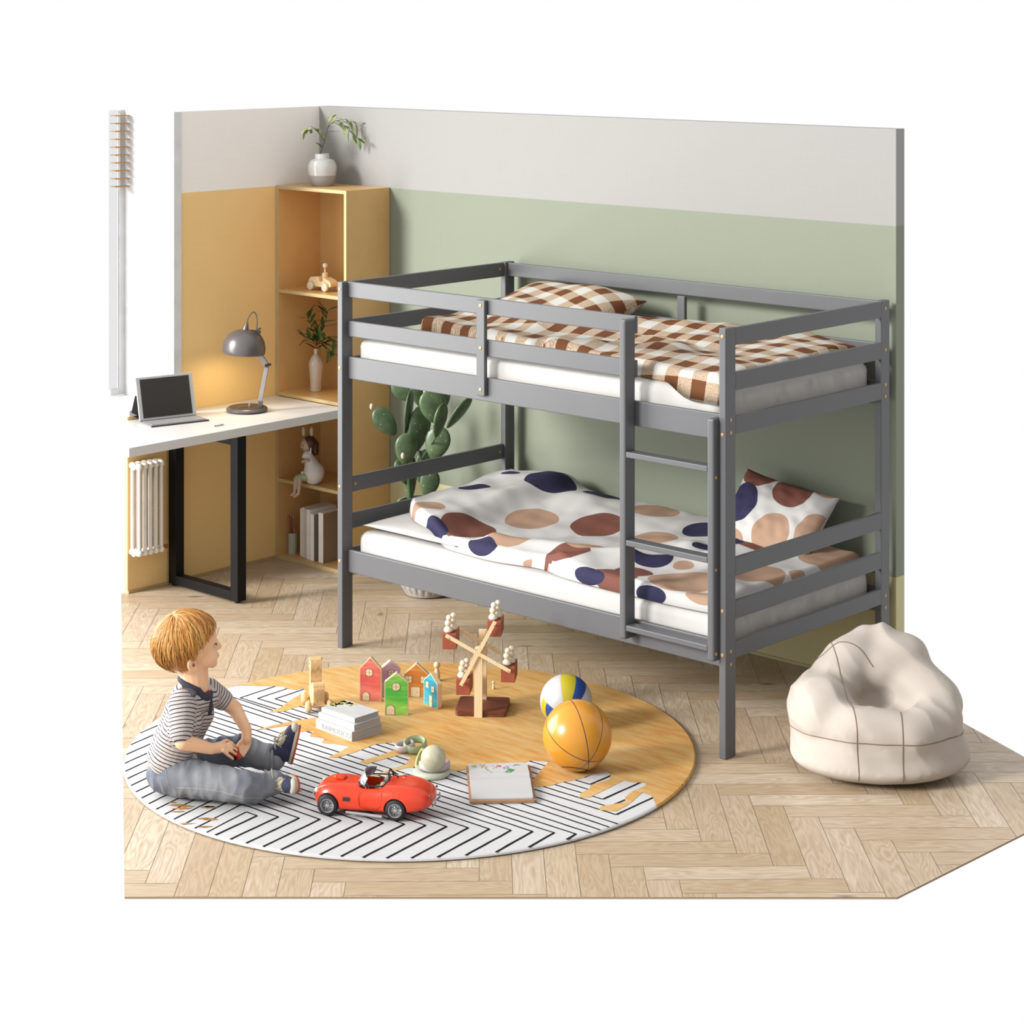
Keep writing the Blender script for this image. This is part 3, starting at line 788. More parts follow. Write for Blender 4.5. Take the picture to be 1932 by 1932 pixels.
def gingham_mat(name, s=.066, rot=.06):
    m = bpy.data.materials.new(name); m.use_nodes = True; t = NT(m)
    v = t.coord('UV', scale=(1/(2*s), 1/(2*s), 1), rot=(0, 0, rot)); x, y, _ = t.sep(v)
    fx_ = t.math('LESS_THAN', t.math('FRACT', x), .5); fy = t.math('LESS_THAN', t.math('FRACT', y), .5)
    n = t.noise(t.coord('UV', scale=(330, 330, 1)), 1, 1)
    tan = t.mix(t.math('GREATER_THAN', n, .48), alb((178, 138, 100), 1.9), alb((232, 214, 190), 1.9))
    c = t.mix(t.math('MAXIMUM', fx_, fy), alb((240, 236, 228), 1.9), tan)
    c = t.mix(t.math('MULTIPLY', fx_, fy), c, alb((128, 78, 46), 1.9))
    t.base(weave(t, c, .07)); t.b.inputs['Roughness'].default_value = .85; t.b.inputs['Specular IOR Level'].default_value = .2
    return m
def duvet(name, label, mat, front_line, back_line, base, hfun, nx=230, ny=120, under=.006, zr=.55):
    """front_line/back_line: lists of (x,y) from the head to the foot; returns a puffed closed cloth"""
    def samp(line, s):
        d = [0]
        for a, b in zip(line, line[1:]): d.append(d[-1]+math.hypot(b[0]-a[0], b[1]-a[1]))
        q = s*d[-1]
        for i in range(len(line)-1):
            if q <= d[i+1] or i == len(line)-2:
                u = (q-d[i])/(d[i+1]-d[i]); return (line[i][0]+(line[i+1][0]-line[i][0])*u, line[i][1]+(line[i+1][1]-line[i][1])*u)
    F = bez([(*p, 0) for p in front_line], 6); B_ = bez([(*p, 0) for p in back_line], 6)
    F = [(p.x, p.y) for p in F]; B_ = [(p.x, p.y) for p in B_]
    t = thing(name, label, 'duvet', (F[0][0], F[0][1], base))
    ox, oy = F[0]; vs = []; uv = []
    FS = [samp(F, i/nx) for i in range(nx+1)]; BS = [samp(B_, i/nx) for i in range(nx+1)]
    for side in (0, 1):
        for j in range(ny+1):
            for i in range(nx+1):
                s, r = i/nx, j/ny
                p, q = FS[i], BS[i]
                x, y = p[0]+(q[0]-p[0])*r, p[1]+(q[1]-p[1])*r
                Wd = math.hypot(q[0]-p[0], q[1]-p[1]); e = min(r*Wd, (1-r)*Wd, s*1.9, (1-s)*1.9)
                edge = math.sqrt(max(0, 1-(1-min(1, e/.028))**2))
                if side == 0: z = hfun(x, y, s, r, edge)
                else: z = (hfun(x, y, s, r, 0) if True else 0)-under*edge
                if side == 1: z = min(z, hfun(x, y, s, r, edge)-.003*(1 if edge > 0 else 0))
                vs.append((x-ox, y-oy, z-base)); uv.append((x, y+(z-zr)*(-.15 if y > -.98 else .8)))
    fs = []; N = (nx+1)*(ny+1)
    for side in (0, 1):
        for j in range(ny):
            for i in range(nx):
                a = side*N+j*(nx+1)+i; f = (a, a+1, a+nx+2, a+nx+1); fs.append(f if side == 0 else f[::-1])
    mb = MB().add(vs, fs)
    o = mb.obj('cover', mat, t, smooth='all', uv=uv)
    bm = bmesh.new(); bm.from_mesh(o.data)
    rim = [v for v in bm.verts if v.is_boundary]; bmesh.ops.remove_doubles(bm, verts=rim, dist=2e-4)
    bm.to_mesh(o.data); bm.free()
    return t
def ridge(x, y, x0, y0, x1, y1, w, h):
    dx, dy = x1-x0, y1-y0; L = dx*dx+dy*dy; u = max(0, min(1, ((x-x0)*dx+(y-y0)*dy)/L))
    d = math.hypot(x-x0-u*dx, y-y0-u*dy); return h*math.exp(-(d/w)**2)
def lower_h(x, y, s, r, edge):
    b = .480+.052*smooth01((1.86-x)/.16)*smooth01((-.12-y)/.0001 if y < -.1 else 0)
    if y > -.13: b = .480+.052*smooth01((1.86-x)/.16)
    h = .052*edge
    h += edge*(.050*math.exp(-((x-1.72)/.36)**2-((y+.22)/.22)**2)+.035*math.exp(-((x-2.35)/.5)**2-((y+.25)/.2)**2)
        +ridge(x, y, 2.05, -.93, 2.62, -.80, .05, .030)+ridge(x, y, 2.45, -.98, 2.9, -.62, .06, .028)+ridge(x, y, 1.55, -.62, 1.95, -.30, .10, .022)
        +ridge(x, y, 2.7, -.5, 3.15, -.85, .07, .02)+ridge(x, y, 2.25, -.55, 2.6, -.3, .08, -.015)+ridge(x, y, 1.9, -.9, 2.2, -.62, .05, -.014)
        +.010*noise.noise((x*4, y*5, .3))+.006*noise.noise((x*11, y*12, 3)))
    return b+h
dots_low = [('b', *(1.846,-0.866), .118, .95), ('t', *(1.932,-0.576), .112, 1), ('b', *(2.201,-0.475), .112, 1), ('n', *(1.746,-0.261), .115, 1),
 ('n', *(1.978,-0.162), .105, 1), ('t', *(2.107,-0.893), .100, .9), ('t', *(2.417,-0.794), .105, .8), ('b', *(2.433,-0.926), .090, .9),
 ('n', *(2.044,-1.009), .075, .7), ('t', *(2.318,-1.023), .065, .8), ('b', *(2.731,-1.016), .10, .8), ('n', *(2.618,-1.044), .075, .5),
 ('n', *(1.753,-0.973), .075, .55), ('n', *(1.536,-0.512), .070, 1), ('t', *(1.59,-0.839), .075, .8), ('n', *(1.521,-0.272), .05, .6), ('t', *(2.287,-0.21), .105, .9),
 ('t', *(2.492,-0.459), .095, .8), ('n', *(2.599,-0.273), .095, 1), ('n', *(2.711,-0.769), .095, .8), ('b', *(2.76,-0.927), .08, .8),
 ('t', *(2.982,-0.916), .135, .9), ('n', *(2.925,-1.071), .07, .5), ('t', *(3.14,-1.026), .07, .5), ('n', *(2.76,-0.491), .055, .8),
 ('t', *(2.859,-0.752), .04, 1), ('t', *(3.084,-0.639), .135, 1), ('t', *(3.184,-0.226), .14, 1), ('t', *(3.227,-0.508), .05, .9), ('b', *(2.887,-0.297), .12, .6), ('n', *(2.789,-0.341), .04, 1)]
m_dots = dots_mat('dotted_cotton', dots_low)
# flat pillow under the dotted duvet
def pillow(name, label, cat, loc, size, mat, rot, pinch=.12, n=46, seed=0, uvs=1.0, crease=0):
    t = thing(name, label, cat, loc, rot=rot)
    a, b, h = size; vs = []; uv = []; fs = []
    for side in (1, -1):
        for j in range(n+1):
            for i in range(n+1):
                s, r = i/n*2-1, j/n*2-1
                x = a*s*(1-pinch*(1-abs(s)**1.2)*0-pinch*.5*(1-r*r)*abs(s)**3); y = b*r*(1-pinch*.5*(1-s*s)*abs(r)**3)
                k = max(0, (1-s**4)*(1-r**4))**.55
                z = h*k*(1+.25*noise.noise((s*1.6+seed, r*1.6, side)))+crease*k*noise.noise((s*5+seed, r*5, side*2))
                vs.append((x, y, side*z)); uv.append((x*uvs, y*uvs+(3 if side < 0 else 0)))
    N = (n+1)**2
    for k in (0, 1):
        for j in range(n):
            for i in range(n):
                q = k*N+j*(n+1)+i; f = (q, q+1, q+n+2, q+n+1); fs.append(f if k == 0 else f[::-1])
    o = MB().add(vs, fs).obj('pillow_case', mat, t, smooth='all', uv=uv)
    bm = bmesh.new(); bm.from_mesh(o.data); bmesh.ops.remove_doubles(bm, verts=[v for v in bm.verts if v.is_boundary], dist=1e-4); bm.to_mesh(o.data); bm.free()
    return t
pillow('pillow', 'flat white pillow at the head of the lower bunk under the dotted duvet', 'pillow', (1.645, -.575, .502), (.27, .435, .027), m_sheet, (0, 0, 0), .05)
duvet('duvet', 'white duvet with brown, tan and navy dots on the lower bunk', m_dots,
  [(1.44, -.80), (1.57, -.90), (1.80, -.985), (2.10, -1.015), (2.33, -.975), (2.50, -1.015), (2.76, -1.03), (3.02, -1.035), (3.225, -1.02)],
  [(1.375, -.10), (1.7, -.085), (2.2, -.085), (2.8, -.085), (3.22, -.09)], .48, lower_h)
m_ging = gingham_mat('gingham_cotton')
def upper_h(x, y, s, r, edge):
    h = .05*edge+edge*(ridge(x, y, 2.2, -.25, 2.9, -.12, .12, .035)+ridge(x, y, 1.5, -.45, 2.0, -.62, .07, .03)+ridge(x, y, 2.0, -.55, 2.75, -.62, .08, .028)
        +ridge(x, y, 2.3, -.42, 2.8, -.5, .06, -.02)+ridge(x, y, 2.75, -.78, 3.15, -.85, .09, .02)+ridge(x, y, 2.3, -.85, 2.8, -.72, .06, .02)
        +.022*math.exp(-((x-3.05)/.2)**2-((y+.3)/.3)**2)+.012*noise.noise((x*4, y*4, 7))+.006*noise.noise((x*12, y*12, 2)))
    z = 1.285+h
    if y < -1.018: z -= .055*smooth01((-1.018-y)/.02)
    return z
duvet('duvet', 'brown and cream gingham duvet on the upper bunk', m_ging,
  [(1.40, -.70), (1.62, -.73), (1.86, -.79), (2.2, -.86), (2.6, -.94), (2.9, -1.005), (3.10, -1.035), (3.245, -1.04)],
  [(1.42, -.11), (1.8, -.10), (2.3, -.095), (2.8, -.095), (3.235, -.095)], 1.285, upper_h, zr=1.335)
m_ging2 = gingham_mat('gingham_pillow_cotton', .062, .3)
pillow('pillow', 'plump gingham pillow lying at the back of the upper bunk', 'pillow', (1.83, -.31, 1.362), (.33, .215, .078), m_ging2, (math.radians(14), 0, math.radians(-2)), .1, seed=3)
m_dots2 = dots_mat('dotted_pillow_cotton', [('b', -.14, .15, .085, .7), ('b', .045, .12, .085, .85), ('n', -.155, .01, .085, 1.05), ('t', .05, -.075, .082, 1.1), ('t', .215, -.02, .07, 1.3), ('t', -.11, -.16, .06, 1), ('n', -.11, .2, .045, .5),
   ('b', .13, -.2, .06, 1), ('t', .17, .17, .05, .6), ('t', 0, 3, .1, 1), ('b', .2, 2.9, .08, 1), ('n', -.2, 3.1, .08, 1)])
pillow('pillow', 'dotted pillow leaning on the wall at the foot of the lower bunk', 'pillow', (2.885, -.205, .625), (.232, .168, .056), m_dots2, (math.radians(52), math.radians(6), math.radians(-2)), .16, seed=9, crease=.008)

# ------------------------------------------------------------------ round rug with line pattern and ochre patch
def build_rug():
    C = Vector((2.432, -1.773)); R = 1.006
    m_w = M('rug_white', (240, 240, 241), .9, .1, E=1.75, var=.02, bump=.25, bs=220)
    m_b = M('rug_black_line', (34, 34, 38), .9, .1, E=1.6)
    m_o = bpy.data.materials.new('rug_ochre'); m_o.use_nodes = True; t = NT(m_o)
    v = t.coord('Object', scale=(3, 16, 3), rot=(0, 0, math.radians(-12))); n1 = t.noise(v, 2.2, 5, .65); n2 = t.noise(t.coord('Object'), 2.0, 3)
    f = t.math('ADD', t.math('MULTIPLY', n1, .6), t.math('MULTIPLY', n2, .4))
    t.base(t.ramp(f, [(.36, alb((212, 152, 80), 1.5)), (.5, alb((228, 182, 114), 1.55)), (.64, alb((238, 206, 148), 1.6))]))
    t.b.inputs['Roughness'].default_value = .9; t.b.inputs['Specular IOR Level'].default_value = .1; t.bump(t.noise(t.coord('Object'), 250, 2), .25, .004)
    m_s = M('rug_ochre_speck', (205, 158, 96), .9, .1, E=2.0, var=.2)
    Z = .012;
    mb = MB(); n = 160
    prof = [(R-.006, 0), (R+.001, .004), (R, .009), (R-.006, .0115), (R-.012, Z), (0.0001, Z)]
    mb.lathe(prof, n, 0, caps=False); mb.lathe([(R-.006, 0), (0.0001, 0)], n, 0, caps=False)
    def seg(p, q, wdt, z=Z+.0004, mi=1):
        p = Vector(p)-C; q = Vector(q)-C; d = q-p; a = d.dot(d); b = 2*p.dot(d); c = p.dot(p)-(R-.004)**2; D = b*b-4*a*c
        if D <= 0: return None
        t0, t1 = max(0, (-b-math.sqrt(D))/(2*a)), min(1, (-b+math.sqrt(D))/(2*a))
        if t1 <= t0: return None
        K = max(2, int((t1-t0)*math.sqrt(a)/.03)); nn = Vector((-d.y, d.x)).normalized(); L = []; Rr = []
        for i in range(K+1):
            s = t0+(t1-t0)*i/K; c0 = p+d*s; w = wdt*(1+.22*noise.noise((c0.x*22, c0.y*22, 5)))/2; off = nn*.0016*noise.noise((c0.x*14, c0.y*14, 1))
            L.append(c0+off+nn*w); Rr.append(c0+off-nn*w)
        vs = [(x.x, x.y, z) for x in L]+[(x.x, x.y, z) for x in Rr]
        mb.add(vs, [(i, i+1, K+2+i, K+1+i) for i in range(K)], mi)
        return t1 < 1
    def di(a): a = math.radians(a); return Vector((math.cos(a), math.sin(a)))
    wl = .0074
    for k in range(-1, 30):
        P = Vector((2.473-.0625*k, -2.572+.0358*k)); Q = Vector((2.526+.0576*k, -2.569+.0388*k))
        if k < 0: P = Vector((2.54, -2.62)); Q = Vector((2.475, -2.61)); continue
        if k <= 16:
            seg(P, Q, wl); seg(P, P-di(102)*1.2, wl)
            seg(Q, Q-di(98)*1.2, wl*1.35)
        else:
            j = k-20
            Lp = Vector((1.555+.054*j, -1.821+.0405*j)) if k >= 20 else Vector((1.3, -2.57+.0355*k+.06))
            V = Vector((3.378-.06*j, -1.774+.038*j)) if k >= 20 else Vector((3.6, -2.569+.0388*k))
            seg(Lp, V, wl)
            if k >= 20: seg(Lp, Lp+di(93)*1.0, wl); seg(V, V+di(92)*1.0, wl*1.3)
    # B family lines on the far left edge
    px = [(1.543,-1.732), (1.571,-1.619), (1.599,-1.628), (1.634,-1.614), (1.643,-1.579), (1.685,-1.603), (1.714,-1.702), (1.75,-1.776), (1.766,-1.861), (1.798,-1.816), (1.797,-1.733), (1.853,-1.706), (1.916,-1.691), (1.944,-1.772),
      (1.913,-1.85), (1.89,-1.935), (1.882,-2.03), (1.912,-1.955), (1.947,-1.883), (1.958,-1.944), (1.969,-1.989), (2.008,-1.937), (2.046,-1.886), (2.076,-1.937), (2.133,-1.916), (2.162,-1.955), (2.2,-1.931), (2.262,-1.912), (2.279,-1.979), (2.289,-2.039), (2.314,-2.027), (2.321,-1.932), (2.312,-1.843),
      (2.342,-1.777), (2.397,-1.78), (2.41,-1.872), (2.403,-1.996), (2.437,-2.001), (2.457,-1.845), (2.503,-1.846), (2.539,-1.907), (2.534,-2.018), (2.532,-2.086), (2.546,-2.049), (2.565,-1.933), (2.598,-1.875), (2.679,-1.84), (2.715,-1.838), (2.734,-1.789), (2.749,-1.736), (2.766,-1.695), (2.816,-1.681), (2.826,-1.622), (2.837,-1.581),
      (2.889,-1.55), (2.918,-1.62), (2.955,-1.698), (2.984,-1.744), (3.021,-1.764), (3.049,-1.718), (3.054,-1.672), (3.076,-1.618), (3.082,-1.533), (3.103,-1.489), (3.127,-1.499), (3.156,-1.544), (3.143,-1.624), (3.162,-1.654), (3.166,-1.697), (3.189,-1.743), (3.216,-1.718),
      (3.208,-1.632), (3.198,-1.517), (3.23,-1.51), (3.269,-1.482), (3.284,-1.509), (3.284,-1.576), (3.303,-1.638), (3.329,-1.667), (3.315,-1.705), (3.294,-1.75), (3.313,-1.781), (3.36,-1.753), (3.354,-1.695), (3.343,-1.647), (3.315,-1.561), (3.361,-1.565), (3.395,-1.626)]
    poly = []
    for p in px:
        d = Vector(p)-C
        if d.length > R-.004: d *= (R-.004)/d.length
        poly.append(d)
    a1 = math.atan2(poly[-1].y, poly[-1].x); a0 = math.atan2(poly[0].y, poly[0].x)
    poly[-1] = Vector((math.cos(a1), math.sin(a1)))*(R-.004); poly[0] = Vector((math.cos(a0), math.sin(a0)))*(R-.004)
    while a0 < a1: a0 += 2*PI
    K = 90
    for i in range(1, K): a = a1+(a0-a1)*i/K; poly.append(Vector((math.cos(a), math.sin(a)))*(R-.004))
    mb.add([(p.x, p.y, Z+.0009) for p in poly], [tuple(range(len(poly)))], 2)
    # ochre rim under the patch edge
    rim = [(math.cos(a1+(a0-a1)*i/K), math.sin(a1+(a0-a1)*i/K)) for i in range(K+1)]
    vs = []; fs = []
    pr = [(R-.004, Z+.0009), (R+.0008, .0095), (R+.0019, .004), (R-.005, .0004)]
    for r, z in pr: vs += [(x*r, y*r, z) for x, y in rim]
    for j in range(3):
        for i in range(K): a = j*(K+1)+i; fs.append((a, a+1, a+K+2, a+K+1))
    mb.add(vs, fs, 2)
    rr = random.Random(4)
    for (x, y), sz in (((2.231,-2.681), .010), ((2.259,-2.688), .018), ((2.296,-2.692), .02), ((2.291,-2.671), .016), ((2.31,-2.718), .014), ((2.346,-2.627), .012), ((2.352,-2.628), .016), ((2.395,-2.55), .010), ((2.39,-2.495), .012),
        ((2.417,-2.701), .013), ((2.44,-2.692), .015), ((2.411,-2.768), .017), ((2.477,-2.744), .015), ((2.355,-2.389), .014), ((2.446,-2.339), .016), ((2.386,-2.46), .010)):
        c = Vector((x, y))-C; n2 = 14; k = rr.uniform(.4, .7); r0 = rr.uniform(0, 3); b = []
        for i in range(n2):
            a = 2*PI*i/n2; q = Vector((math.cos(a)*sz*1.5, math.sin(a)*sz*k))*(1+.3*rr.uniform(-1, 1)); q.rotate(Matrix.Rotation(.75+rr.uniform(-.05, .05), 2)); b.append(c+q)
        mb.add([(p.x, p.y, Z+.0007) for p in b], [tuple(range(n2))], 3)
    o = mb.obj('rug', [m_w, m_b, m_o, m_s], None, loc=(C.x, C.y, 0.0012))
    # keep decoration faces facing up
    bm = bmesh.new(); bm.from_mesh(o.data)
    for f in bm.faces:
        if abs(f.normal.z) > .9 and f.calc_center_median().z > .005 and f.normal.z < 0: f.normal_flip()
    bm.to_mesh(o.data); bm.free()
    tag(o, 'large round rug, black lines on white with an ochre patch, on the wooden floor', 'rug')
build_rug()
RZ = .0143

# ------------------------------------------------------------------ wooden houses
m_natural = wood('natural_wood', (244, 224, 184), .88, axis=2, E=1.35); m_line = M('burnt_line', (110, 78, 40), .7); m_dot2 = M('handle_dot', (60, 40, 24), .7)
def stain(name, lo, hi):
    m = bpy.data.materials.new(name); m.use_nodes = True; t = NT(m); v = t.coord('Object', scale=(8, 8, 70)); n = t.noise(v, 1.2, 4, .6, .4)
    z = t.sep(t.coord('Object'))[2]; g = t.math('MULTIPLY', t.math('ABSOLUTE', t.math('SUBTRACT', z, .09)), 4)
    f = t.math('ADD', n, t.math('MULTIPLY_ADD', g, .8, -.15)); t.base(t.ramp(f, [(.35, alb(lo, 1.25)), (.75, alb(hi, 1.25))])); t.b.inputs['Roughness'].default_value = .6; return m
def house(label, p, q, eave, apex, depth, mat, window, door, colw=None):
    """p, q: ground ends of the front face, left and right"""
    p, q = Vector((*p, 0)), Vector((*q, 0)); w = (q-p).length; ang = math.atan2((q-p).y, (q-p).x)
    t = thing('toy_house', label, 'toy house', (p.x, p.y, RZ), ang, 'wooden houses on the rug')
    prof = [(0, 0), (w, 0), (w, eave), (w/2, apex), (0, eave)]
    rot = XF((0, depth, 0), (PI/2, 0, 0))
    MB().prism(prof, 0, depth, mat=rot).obj('block', m_natural, t, bevel=.0015)
    i = .0028; k = i*1.2
    face = [(i, i*.5), (w-i, i*.5), (w-i, eave-k*.3), (w/2, apex-k*1.5), (i, eave-k*.3)]
    MB().prism(face, .0002, .0009, mat=XF((0, 0, 0), (PI/2, 0, 0))).obj('painted_face', mat, t)
    def flat(name, pts, y, m, par=t): return MB().prism(pts, y, y+.0006, mat=XF((0, 0, 0), (PI/2, 0, 0))).obj(name, m, par)
    def outline(pts, par, r=.0007): MB().tube([(a, -.0016, b) for a, b in pts], r, 5, closed=True).obj('outline', m_line, par)
    for kind, x, z, s, s2 in window:
        if kind == 'round':
            pts = [(x+s*math.cos(a*PI/12), z+s*math.sin(a*PI/12)) for a in range(24)]; f = flat('window', pts, .001, m_natural); outline(pts, f)
        else:
            pts = [(x-s, z-s2), (x+s, z-s2), (x+s, z+s2), (x-s, z+s2)]; f = flat('window', pts, .001, m_natural); outline(pts, f)
        MB().tube([(x-s, -.0017, z), (x+s, -.0017, z)], .0005, 5).tube([(x, -.0017, z-(s2 or s)), (x, -.0017, z+(s2 or s))], .0005, 5).obj('glazing_bars', m_line, f)
    x, dw, dh, arch = door
    pts = [(x-dw, .0006), (x+dw, .0006)]
    if arch: pts += [(x+dw*math.cos(a*PI/10), dh-dw+dw*math.sin(a*PI/10)) for a in range(11)]
    else: pts += [(x+dw, dh), (x-dw, dh)]
    d = flat('door', pts, .001, m_natural); outline(pts, d)
    MB().ball((x+dw*.45, -.0018, dh*.48), .0014, 8).obj('handle', m_dot2, d)
    return t
m_red = stain('red_stain', (214, 88, 78), (232, 142, 126)); m_grn = stain('green_stain', (74, 178, 60), (172, 216, 96)); m_org = stain('orange_stain', (196, 118, 40), (226, 160, 70)); m_teal = stain('teal_stain', (26, 138, 160), (64, 184, 200)); m_pur = stain('purple_stain', (190, 150, 190), (226, 200, 220))
house('tall red wooden toy house with a round window, left of the group', (1.914,-1.536), (1.986,-1.491), .122, .168, .020, m_red, [('round', .038, .108, .0145, 0)], (.025, .014, .034, True))
house('bright green wooden toy house in front of the others', (2.106,-1.59), (2.173,-1.532), .122, .158, .020, m_grn, [('round', .043, .105, .0155, 0)], (.022, .016, .037, True))
house('wide orange wooden toy house with two square windows at the back', (2.004,-1.389), (2.081,-1.331), .085, .128, .022, m_org, [('sq', .018, .066, .013, .013), ('sq', .078, .066, .013, .013)], (.045, .018, .038, False))
house('small teal wooden toy house turned to the left', (2.123,-1.4), (2.204,-1.409), .092, .126, .022, m_teal, [('sq', .022, .078, .009, .0115), ('sq', .055, .068, .009, .0115)], (.043, .0105, .042, False))
house('pale purple wooden toy house half hidden behind the red and green ones', (1.943,-1.453), (1.986,-1.388), .105, .136, .022, m_pur, [('round', .04, .09, .012, 0)], (.04, .012, .03, True))
# peg dolls
m_peg = M('peg_wood', (236, 208, 168), .5, E=1.35, var=.1)
def peg(label, loc, h, group=None):
    t = thing('peg_doll', label, 'peg doll', loc, group=group); r = h*.17
    MB().lathe([(r*.85, 0), (r, h*.04), (r*.95, h*.35), (r*.62, h*.60), (r*.5, h*.66)], 20).obj('body', m_peg, t, smooth=True)
    MB().ball((0, 0, h*.82), h*.18, 16).obj('head', m_peg, t, smooth='all'); return t
peg('wooden peg doll standing behind the teal toy house', (*(1.96,-1.164), RZ), .074)
peg('small pale peg doll behind the post of the wooden wheel toy', (*(2.195,-1.091), RZ), .032)

# ------------------------------------------------------------------ ferris wheel toy
def ferris():
    A = Vector((*(2.308,-1.422), 0)); Bp = Vector((*(2.459,-1.308), 0)); Cc = Vector((*(2.377,-1.183), 0))
    ang = math.atan2((Bp-A).y, (Bp-A).x); w = (Bp-A).length; d = .175
    t = thing('ferris_wheel_toy', 'wooden ferris wheel toy with red cabins on a dark wooden base', 'toy', (A.x, A.y, RZ), ang)
    m_dk = wood('walnut', (150, 84, 60), .45, axis=0, scale=40, E=1.5, ring=14); m_rd = wood('padauk', (166, 88, 62), .72, axis=2, scale=60, E=1.2); m_lt = wood('pine_post', (242, 216, 174), .84, axis=2, E=1.2)
    r = .014; pts = []
    for cx, cy, a0 in ((w-r, d-r, 0), (r, d-r, PI/2), (r, r, PI), (w-r, r, 1.5*PI)):
        for i in range(7): a = a0+PI/2*i/6; pts.append((cx+r*math.cos(a), cy+r*math.sin(a)))
    MB().prism(pts, 0, .020).obj('base', m_dk, t, bevel=.003)
    ux = .088; Hh = .262
    fp = MB().prism([(ux-.015, 0), (ux+.015, 0), (ux+.015, Hh-.008), (ux+.006, Hh), (ux-.006, Hh), (ux-.015, Hh-.008)], 0, .016, mat=XF((0, .004, 0.0), (PI/2, 0, 0)))
    fp.obj('post', m_lt, t, bevel=.001)
    MB().prism([(ux-.015, .02), (ux+.015, .02), (ux+.015, Hh+.02), (ux-.015, Hh+.02)], 0, .016, mat=XF((0, .155, 0), (PI/2, 0, 0))).obj('post', m_lt, t, bevel=.001)
    cz = .240; R = .136
    MB().tube([(ux, -.016, cz), (ux, .16, cz)], .006, 14).obj('axle', m_lt, t, smooth=True)
    A0 = math.radians(152)
    for y in (-.020, .118):
        for k in range(4):
            a = A0-k*PI/2; dx, dz = math.cos(a), math.sin(a); nx, nz = -dz, dx; h = .0068; e = .0
            p = [(ux+dx*e+nx*h, cz+dz*e+nz*h), (ux+dx*e-nx*h, cz+dz*e-nz*h), (ux+dx*R-nx*h, cz+dz*R-nz*h), (ux+dx*R+nx*h, cz+dz*R+nz*h)]
            MB().prism(p, 0, .0065, mat=XF((0, y+.0065+k*.0002, 0), (PI/2, 0, 0))).obj('spoke', m_lt, t, bevel=.0008)
    dollspots = []
    for k in range(4):
        a = A0-k*PI/2; x = ux+math.cos(a)*(R-.012); z = cz+math.sin(a)*(R-.012)
        MB().box((x-.026, .000, z-.052), (x+.026, .105, z+.006)).obj('cabin', m_rd, t, bevel=.0015)
        MB().tube([(x, -.0235, z-.004), (x, .124, z-.004)], .0028, 8).obj('peg', m_peg, t, smooth=True)
        dollspots.append((x, z+.0065))
    where = ['left', 'top', 'right', 'lowest']
    M0 = Matrix.Translation((A.x, A.y, RZ)) @ Matrix.Rotation(ang, 4, 'Z')
    for k, (x, z) in enumerate(dollspots):
        for n, (dx, dy, nm) in enumerate(((-.006, .020, 'front'), (.006, .050, 'rear'))):
            wpt = M0 @ Vector((x+dx, dy, z))
            q = thing('bead_doll', f'cream bead doll at the {nm} of the {where[k]} cabin of the ferris wheel toy', 'doll', wpt, group='bead dolls riding in the wheel'); q.scale = (1.15, 1.15, 1.12)
            MB().lathe([(.010, 0), (.0145, .005), (.014, .012), (.009, .019), (.004, .021)], 18).obj('body', m_maple, q, smooth=True)
            MB().ball((0, 0, .031), .0115, 14).obj('belly', m_maple, q, smooth='all')
            MB().ball((.004, 0, .049), .0098, 14).obj('head', m_maple, q, smooth='all')
ferris()

# ------------------------------------------------------------------ pull-along horse
def horse():
    t = thing('pull_horse', 'light wooden pull-along horse on four wheels at the rug edge', 'toy', (*(1.857,-1.702), RZ), math.radians(-33))
    m_h = wood('horse_wood', (240, 198, 142), .66, axis=2, scale=34, ring=9, E=1.3)
    # side profile in x (length, -x = nose) and z
    body = [(-.052, .022), (-.045, .014), (.040, .014), (.052, .022), (.056, .070), (.048, .098), (.030, .104), (.004, .094), (-.010, .080), (-.018, .105), (-.016, .128), (-.012, .160), (-.020, .176), (-.040, .176), (-.064, .152), (-.066, .140), (-.046, .136), (-.040, .120), (-.046, .085), (-.058, .050)]
    c = [(p.x, p.y) for p in bez([(x, z, 0) for x, z in body]+[(body[0][0], body[0][1], 0)], 3)][:-1]
    MB().prism(c, -.021, .021, mat=XF((0, 0, 0), (PI/2, 0, 0))).obj('body', m_h, t, bevel=.003, smooth=35)
    MB().box((-.040, -.026, .168), (-.026, .026, .180)).obj('ears', m_h, t, bevel=.004)
    MB().ball((-.046, -.0215, .152), .0025, 8).ball((-.046, .0215, .152), .0025, 8).obj('eye', m_dot2, t)
    for x in (-.048, .050):
        for s in (-1, 1):
            MB().lathe([(.0, -.011), (.014, -.011), (.020, -.006), (.0215, 0), (.020, .006), (.014, .011), (0, .011)], 26, caps=False, mat=XF((x, s*.040, .0215), (PI/2, 0, 0))).obj('wheel', m_h, t, smooth=True)
        MB().tube([(x, -.03, .0215), (x, .03, .0215)], .004, 8).obj('axle', m_peg, t)
horse()

